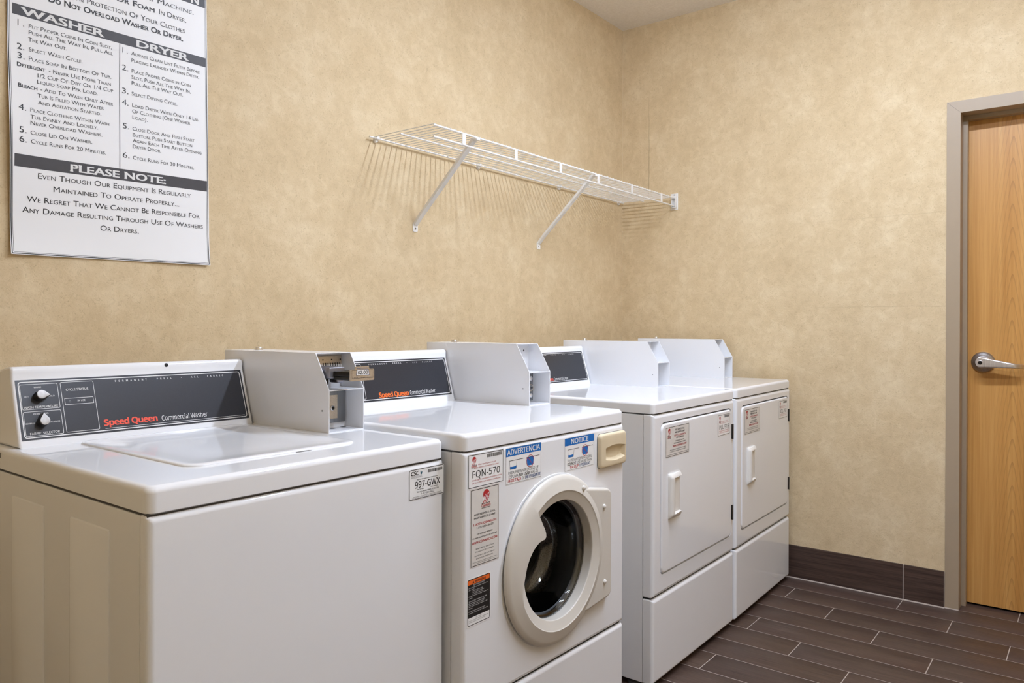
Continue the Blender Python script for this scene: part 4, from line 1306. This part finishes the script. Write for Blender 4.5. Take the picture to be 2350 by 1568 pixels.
# ------------------------------------------------------------------ wire shelf
def shelf():
    root = tag(empty('wire_shelf', (-1.80, 0, 1.838)), 'white ventilated wire shelf mounted high on the wall above the machines', 'wall shelf')
    ox, oz = 1.80, -1.838
    Lc = lambda x, y, z: (x + ox, y, z + oz)
    XL, XR = -1.800, -0.030
    b = MB(); b.tube([Lc(-1.815, -0.014, 1.838), Lc(-0.012, -0.014, 1.838)], 0.0032, 10); b.build('back_rod', M['wire'], root)
    b = MB(); b.tube([Lc(-1.787, -0.140, 1.8345), Lc(-0.02, -0.140, 1.8345)], 0.0030, 10); b.build('middle_rod', M['wire'], root)
    b = MB(); b.tube([Lc(XL, -0.310, 1.8355), Lc(-0.012, -0.310, 1.8355)], 0.0036, 10); b.build('front_rod', M['wire'], root)
    b = MB(); b.tube([Lc(XL - 0.002, -0.312, 1.7955), Lc(-0.012, -0.312, 1.7955)], 0.0036, 10); b.build('lip_rod', M['wire'], root)
    b = MB()
    n = 70
    for i in range(n + 1):
        x = XL + 0.008 + (XR + 0.008 - XL - 0.008) * i / n
        b.tube([Lc(x, -0.0105, 1.8410), Lc(x, -0.309, 1.8402), Lc(x, -0.3128, 1.8395)], 0.0016, 6)
    b.build('wire_deck', M['wire'], root)
    for x in (-1.6535, -1.3580, -1.0595, -0.7655, -0.4627, -0.1620):
        b = MB(); b.rbox(*[x + ox - 0.0085, x + ox + 0.0085], -0.3165, -0.3135, 1.7945 + oz, 1.8365 + oz, 0.0008, 2)
        b.build('lip_strap', M['wire'], root)
    for x in (-1.5756, -0.7782):
        br = empty('brace', (0, 0, 0)); br.parent = root
        b = MB()
        p0, p1 = Vector(Lc(x, -0.008, 1.556)), Vector(Lc(x, -0.300, 1.829))
        d = (p1 - p0).normalized(); nrm = Vector((0, d.z, -d.y)).normalized()     # faces down into the room
        if nrm.y > 0: nrm = -nrm
        ux = Vector((1, 0, 0))
        hw = 0.0105
        sec = [(-hw, 0.010), (-hw, 0.0), (hw, 0.0), (hw, 0.010), (hw - 0.0016, 0.010), (hw - 0.0016, 0.0016), (-hw + 0.0016, 0.0016), (-hw + 0.0016, 0.010)]
        def lp(p, k): return [p + ux * (a * k) - nrm * c for a, c in sec]
        b.loft([lp(p0 - Vector((0, 0, 0.004)) + d * 0.0, 0.92), lp(p0 + d * 0.03, 1.0), lp(p1 - d * 0.03, 1.0), lp(p1, 0.9)], True, True, True, 0, False)
        b.build('brace_bar', M['wire'], br)
        b = MB()
        pts = rrect(-0.0125, 0.0125, 1.527, 1.560, 0.006, 4)
        b.prism(pts, lambda p, q, t: Lc(x + p, t, q), -0.0035, 0.0)
        b.lathe([(0.0035, 0.0), (0.0001, 0.0)], lambda p, q, h: Lc(x + p, -0.0042 + h, 1.5395 + q), 14, m=1)
        b.build('brace_foot', [M['wire'], M['steel']], br)
        b = MB(); b.rbox(x + ox - 0.010, x + ox + 0.010, -0.316, -0.296, 1.826 + oz, 1.8345 + oz, 0.003, 3)
        b.build('brace_hook', M['wire'], br)
    for x in (-1.7765, -1.2104, -0.6154, -0.0469):
        b = MB()
        b.lathe([(0.0095, 0.0), (0.0095, -0.006), (0.0075, -0.010), (0.003, -0.0115)], lambda p, q, h: Lc(x + p, h, 1.8335 + q), 20, True, True)
        b.rbox(x + ox - 0.007, x + ox + 0.007, -0.020, -0.0005, 1.8340 + oz, 1.8455 + oz, 0.003, 2)
        b.build('wall_clip', M['wire'], root)
    b = MB()
    b.rbox(*[0.0 + ox - 0.004, 0.0 + ox], -0.3275, -0.2870, 1.7755 + oz, 1.8605 + oz, 0.0015, 2)
    for ya, yb in ((-0.3215, -0.3180), (-0.3020, -0.2985)):
        b.rbox(ox - 0.022, ox - 0.003, ya, yb, 1.7885 + oz, 1.8445 + oz, 0.001, 2)
    b.rbox(ox - 0.022, ox - 0.003, -0.3215, -0.2985, 1.7850 + oz, 1.7890 + oz, 0.001, 2)
    b.build('end_bracket', M['wire'], root)
    # screw heads on the end bracket
    b = MB()
    for z_ in (1.8535,):
        b.lathe([(0.003, 0), (0.002, -0.001), (0.0003, -0.0012)], lambda p, q, h: Lc(-0.004 + h, -0.307 + p, z_ + q), 12, False, True)
    b.build('bracket_screw', M['steel'], root)
shelf()

# ------------------------------------------------------------------ instruction poster
def poster():
    X0, X1, Z0 = -2.9265, -2.4165, 1.3405
    Z1 = 2.215
    def fn(x, y, l):
        u = (X1 - x) / (X1 - X0)
        e = 0.0035 + 0.007 * max(0, u - 0.75) ** 2 * 16 * (0.6 + 0.4 * math.sin(y * 9.0)) + 0.0022 * math.sin(y * 14 + x * 3) * u
        e += 0.006 * max(0, 1 - (y - Z0) / 0.10) ** 2 * (0.3 + 0.7 * abs(2 * u - 1))
        return Vector((x, -max(e, 0.0012) - l, y))
    p = Print(fn, 0.0002)
    # sheet, slightly wider at the top left as it hangs
    p.quad((X0, Z0 - 0.0025), (X1 + 0.001, Z0 + 0.004), (X1 - 0.0105, Z1), (X0 - 0.0105, Z1), 'paper', 0, 24, 40)
    nL = 20
    K, C = 'ink_black', 'ink_char'
    # borders
    def edge(d, w_):
        a = (X0 + d, Z0 - 0.0025 + d); bq = (X1 - d, Z0 + 0.004 + d); c = (X1 - 0.0105 - d, Z1 - d); e = (X0 - 0.0105 + d, Z1 - d)
        p.quad(a, bq, (bq[0], bq[1] + w_), (a[0], a[1] + w_), K, 1, 24, 1)
        p.quad((a[0], a[1]), (a[0] + w_, a[1]), (e[0] + w_, e[1]), e, K, 1, 1, 40)
        p.quad((bq[0] - w_, bq[1]), bq, c, (c[0] - w_, c[1]), K, 1, 1, 40)
        p.quad((e[0], e[1] - w_), (c[0], c[1] - w_), c, e, K, 1, 24, 1)
    edge(0.0015, 0.0021); edge(0.0055, 0.0008)
    p.quad((-2.9222, 1.9110), (-2.4280, 1.9164), (-2.4280, 1.9424), (-2.9222, 1.9365), C, 1, 24, 2)
    p.quad((-2.9195, 1.5480), (-2.4235, 1.5579), (-2.4235, 1.5879), (-2.9195, 1.5780), C, 1, 24, 2)
    p.quad((-2.9235, 2.082), (-2.4305, 2.0860), (-2.4310, 2.1160), (-2.9240, 2.112), C, 1, 24, 2)
    p.quad((-2.6724, 1.5850), (-2.6704, 1.5850), (-2.6704, 1.9150), (-2.6724, 1.9150), C, 1, 1, 16)
    serif_letters(p, 'WASHER', -2.9015, 1.9152, -2.7127, 0.0170, 'ink_white', 1.9178)
    serif_letters(p, 'DRYER', -2.6263, 1.9185, -2.4820, 0.0170, 'ink_white', 1.9205)
    serif_letters(p, 'PLEASE NOTE:', -2.7921, 1.5565, -2.5477, 0.0170, 'ink_white', 1.5615)
    p.text('N', -2.4720, 2.0890, -2.4500, 0.0200, 'ink_white', bold=0.03)
    T = lambda t, x0, z0, x1, z1, h, b_=0.0, m=K: p.text(t, x0, z0, x1, h, m, 2, z1, caps=True, bold=b_)
    T('Washing Machine.', -2.6900, 2.0510, -2.4655, 2.0556, 0.0140); T('Rubber Or Foam', -2.7700, 2.0215, -2.5790, 2.0246, 0.0145, 0.022); T('In Dryer.', -2.5660, 2.0250, -2.4877, 2.0260, 0.0140)
    T('The Protection Of Your Clothes', -2.7930, 1.9902, -2.4918, 1.9946, 0.0140); T('Do Not Overload Washer Or Dryer.', -2.8430, 1.9652, -2.4973, 1.9707, 0.0145, 0.024)
    hb = 0.0098
    for t, x0, z0, x1, z1 in (
        ('Put Proper Coins In Coin Slot,', -2.8865, 1.8873, -2.6916, 1.8920), ('Push All The Way In, Pull All', -2.8865, 1.8723, -2.6892, 1.8769), ('The Way Out.', -2.8875, 1.8548, -2.8011, 1.8579),
        ('Select Wash Cycle.', -2.8864, 1.8314, -2.7638, 1.8357), ('Place Soap In Bottom Of Tub.', -2.8864, 1.8085, -2.6927, 1.8148),
        ('- Never Use More Than', -2.8420, 1.7909, -2.6939, 1.7956), ('1/2 Cup Of Dry Or 1/4 Cup', -2.8672, 1.7726, -2.6880, 1.7800), ('Liquid Soap Per Load.', -2.8682, 1.7572, -2.7264, 1.7634),
        ('- Add To Wash Only After', -2.8610, 1.7404, -2.6879, 1.7448), ('Tub Is Filled With Water', -2.8681, 1.7233, -2.7114, 1.7285), ('And Agitation Started.', -2.8671, 1.7066, -2.7183, 1.7125),
        ('Place Clothing Within Wash', -2.8843, 1.6847, -2.6985, 1.6903), ('Tub Evenly And Loosely.', -2.8843, 1.6679, -2.7263, 1.6748), ('Never Overload Washers.', -2.8843, 1.6533, -2.7159, 1.6582),
        ('Close Lid On Washer.', -2.8843, 1.6297, -2.7411, 1.6349), ('Cycle Runs For 20 Minutes.', -2.8833, 1.6086, -2.7066, 1.6133),
        ('Always Clean Lint Filter Before', -2.6411, 1.8919, -2.4469, 1.8926), ('Placing Laundry Within Dryer.', -2.6406, 1.8734, -2.4483, 1.8776),
        ('Place Proper Coins in Coin', -2.6398, 1.8452, -2.4736, 1.8473), ('Slot, Push All The Way In,', -2.6405, 1.8289, -2.4736, 1.8301), ('Pull All The Way Out.', -2.6397, 1.8130, -2.4970, 1.8152),
        ('Select Drying Cycle.', -2.6397, 1.7845, -2.5133, 1.7858), ('Load Dryer With Only 14 Lbs.', -2.6384, 1.7538, -2.4481, 1.7551), ('Of Clothing (One Washer', -2.6384, 1.7377, -2.4748, 1.7402), ('Load).', -2.6379, 1.7217, -2.5972, 1.7223),
        ('Close Door And Push Start', -2.6379, 1.6912, -2.4622, 1.6938), ('Button. Push Start Button', -2.6371, 1.6747, -2.4692, 1.6779), ('Again Each Time After Opening', -2.6371, 1.6598, -2.4409, 1.6619), ('Dryer Door.', -2.6371, 1.6437, -2.5597, 1.6455),
        ('Cycle Runs For 30 Minutes.', -2.6370, 1.6139, -2.4635, 1.6154)):
        T(t, x0, z0, x1, z1, hb)
    T('Detergent', -2.9122, 1.7885, -2.8501, 1.7907, hb, 0.026); T('Bleach', -2.9102, 1.7387, -2.8686, 1.7402, hb, 0.026)
    for t, x0, z0, x1 in (('1 .', -2.9103, 1.8868, -2.8965), ('2.', -2.9123, 1.8300, -2.8960), ('3.', -2.9113, 1.8080, -2.8952), ('4.', -2.9102, 1.6842, -2.8937), ('5.', -2.9092, 1.6302, -2.8930), ('6.', -2.9092, 1.6078, -2.8928),
                          ('1 .', -2.6642, 1.8917, -2.6509), ('2.', -2.6653, 1.8458, -2.6489), ('3.', -2.6648, 1.7846, -2.6483), ('4.', -2.6648, 1.7543, -2.6483), ('5.', -2.6632, 1.6917, -2.6470), ('6.', -2.6639, 1.6142, -2.6461)):
        T(t, x0, z0, x1, z0, 0.0145)
    hn = 0.0135
    for t, x0, z0, x1, z1 in (('Even Though Our Equipment Is Regularly', -2.8670, 1.5259, -2.4731, 1.5333), ('Maintained To Operate Properly...', -2.8317, 1.4986, -2.5075, 1.5038),
                              ('We Regret That We Cannot Be Responsible For', -2.8912, 1.4673, -2.4463, 1.4770), ('Any Damage Resulting Through Use Of Washers', -2.9011, 1.4404, -2.4363, 1.4487), ('Or Dryers.', -2.7196, 1.4148, -2.6207, 1.4165)):
        T(t, x0, z0, x1, z1, hn)
    o = p.done('instruction_poster')
    tag(o, 'white washer and dryer instruction poster with dark heading bars taped to the wall', 'poster')
poster()
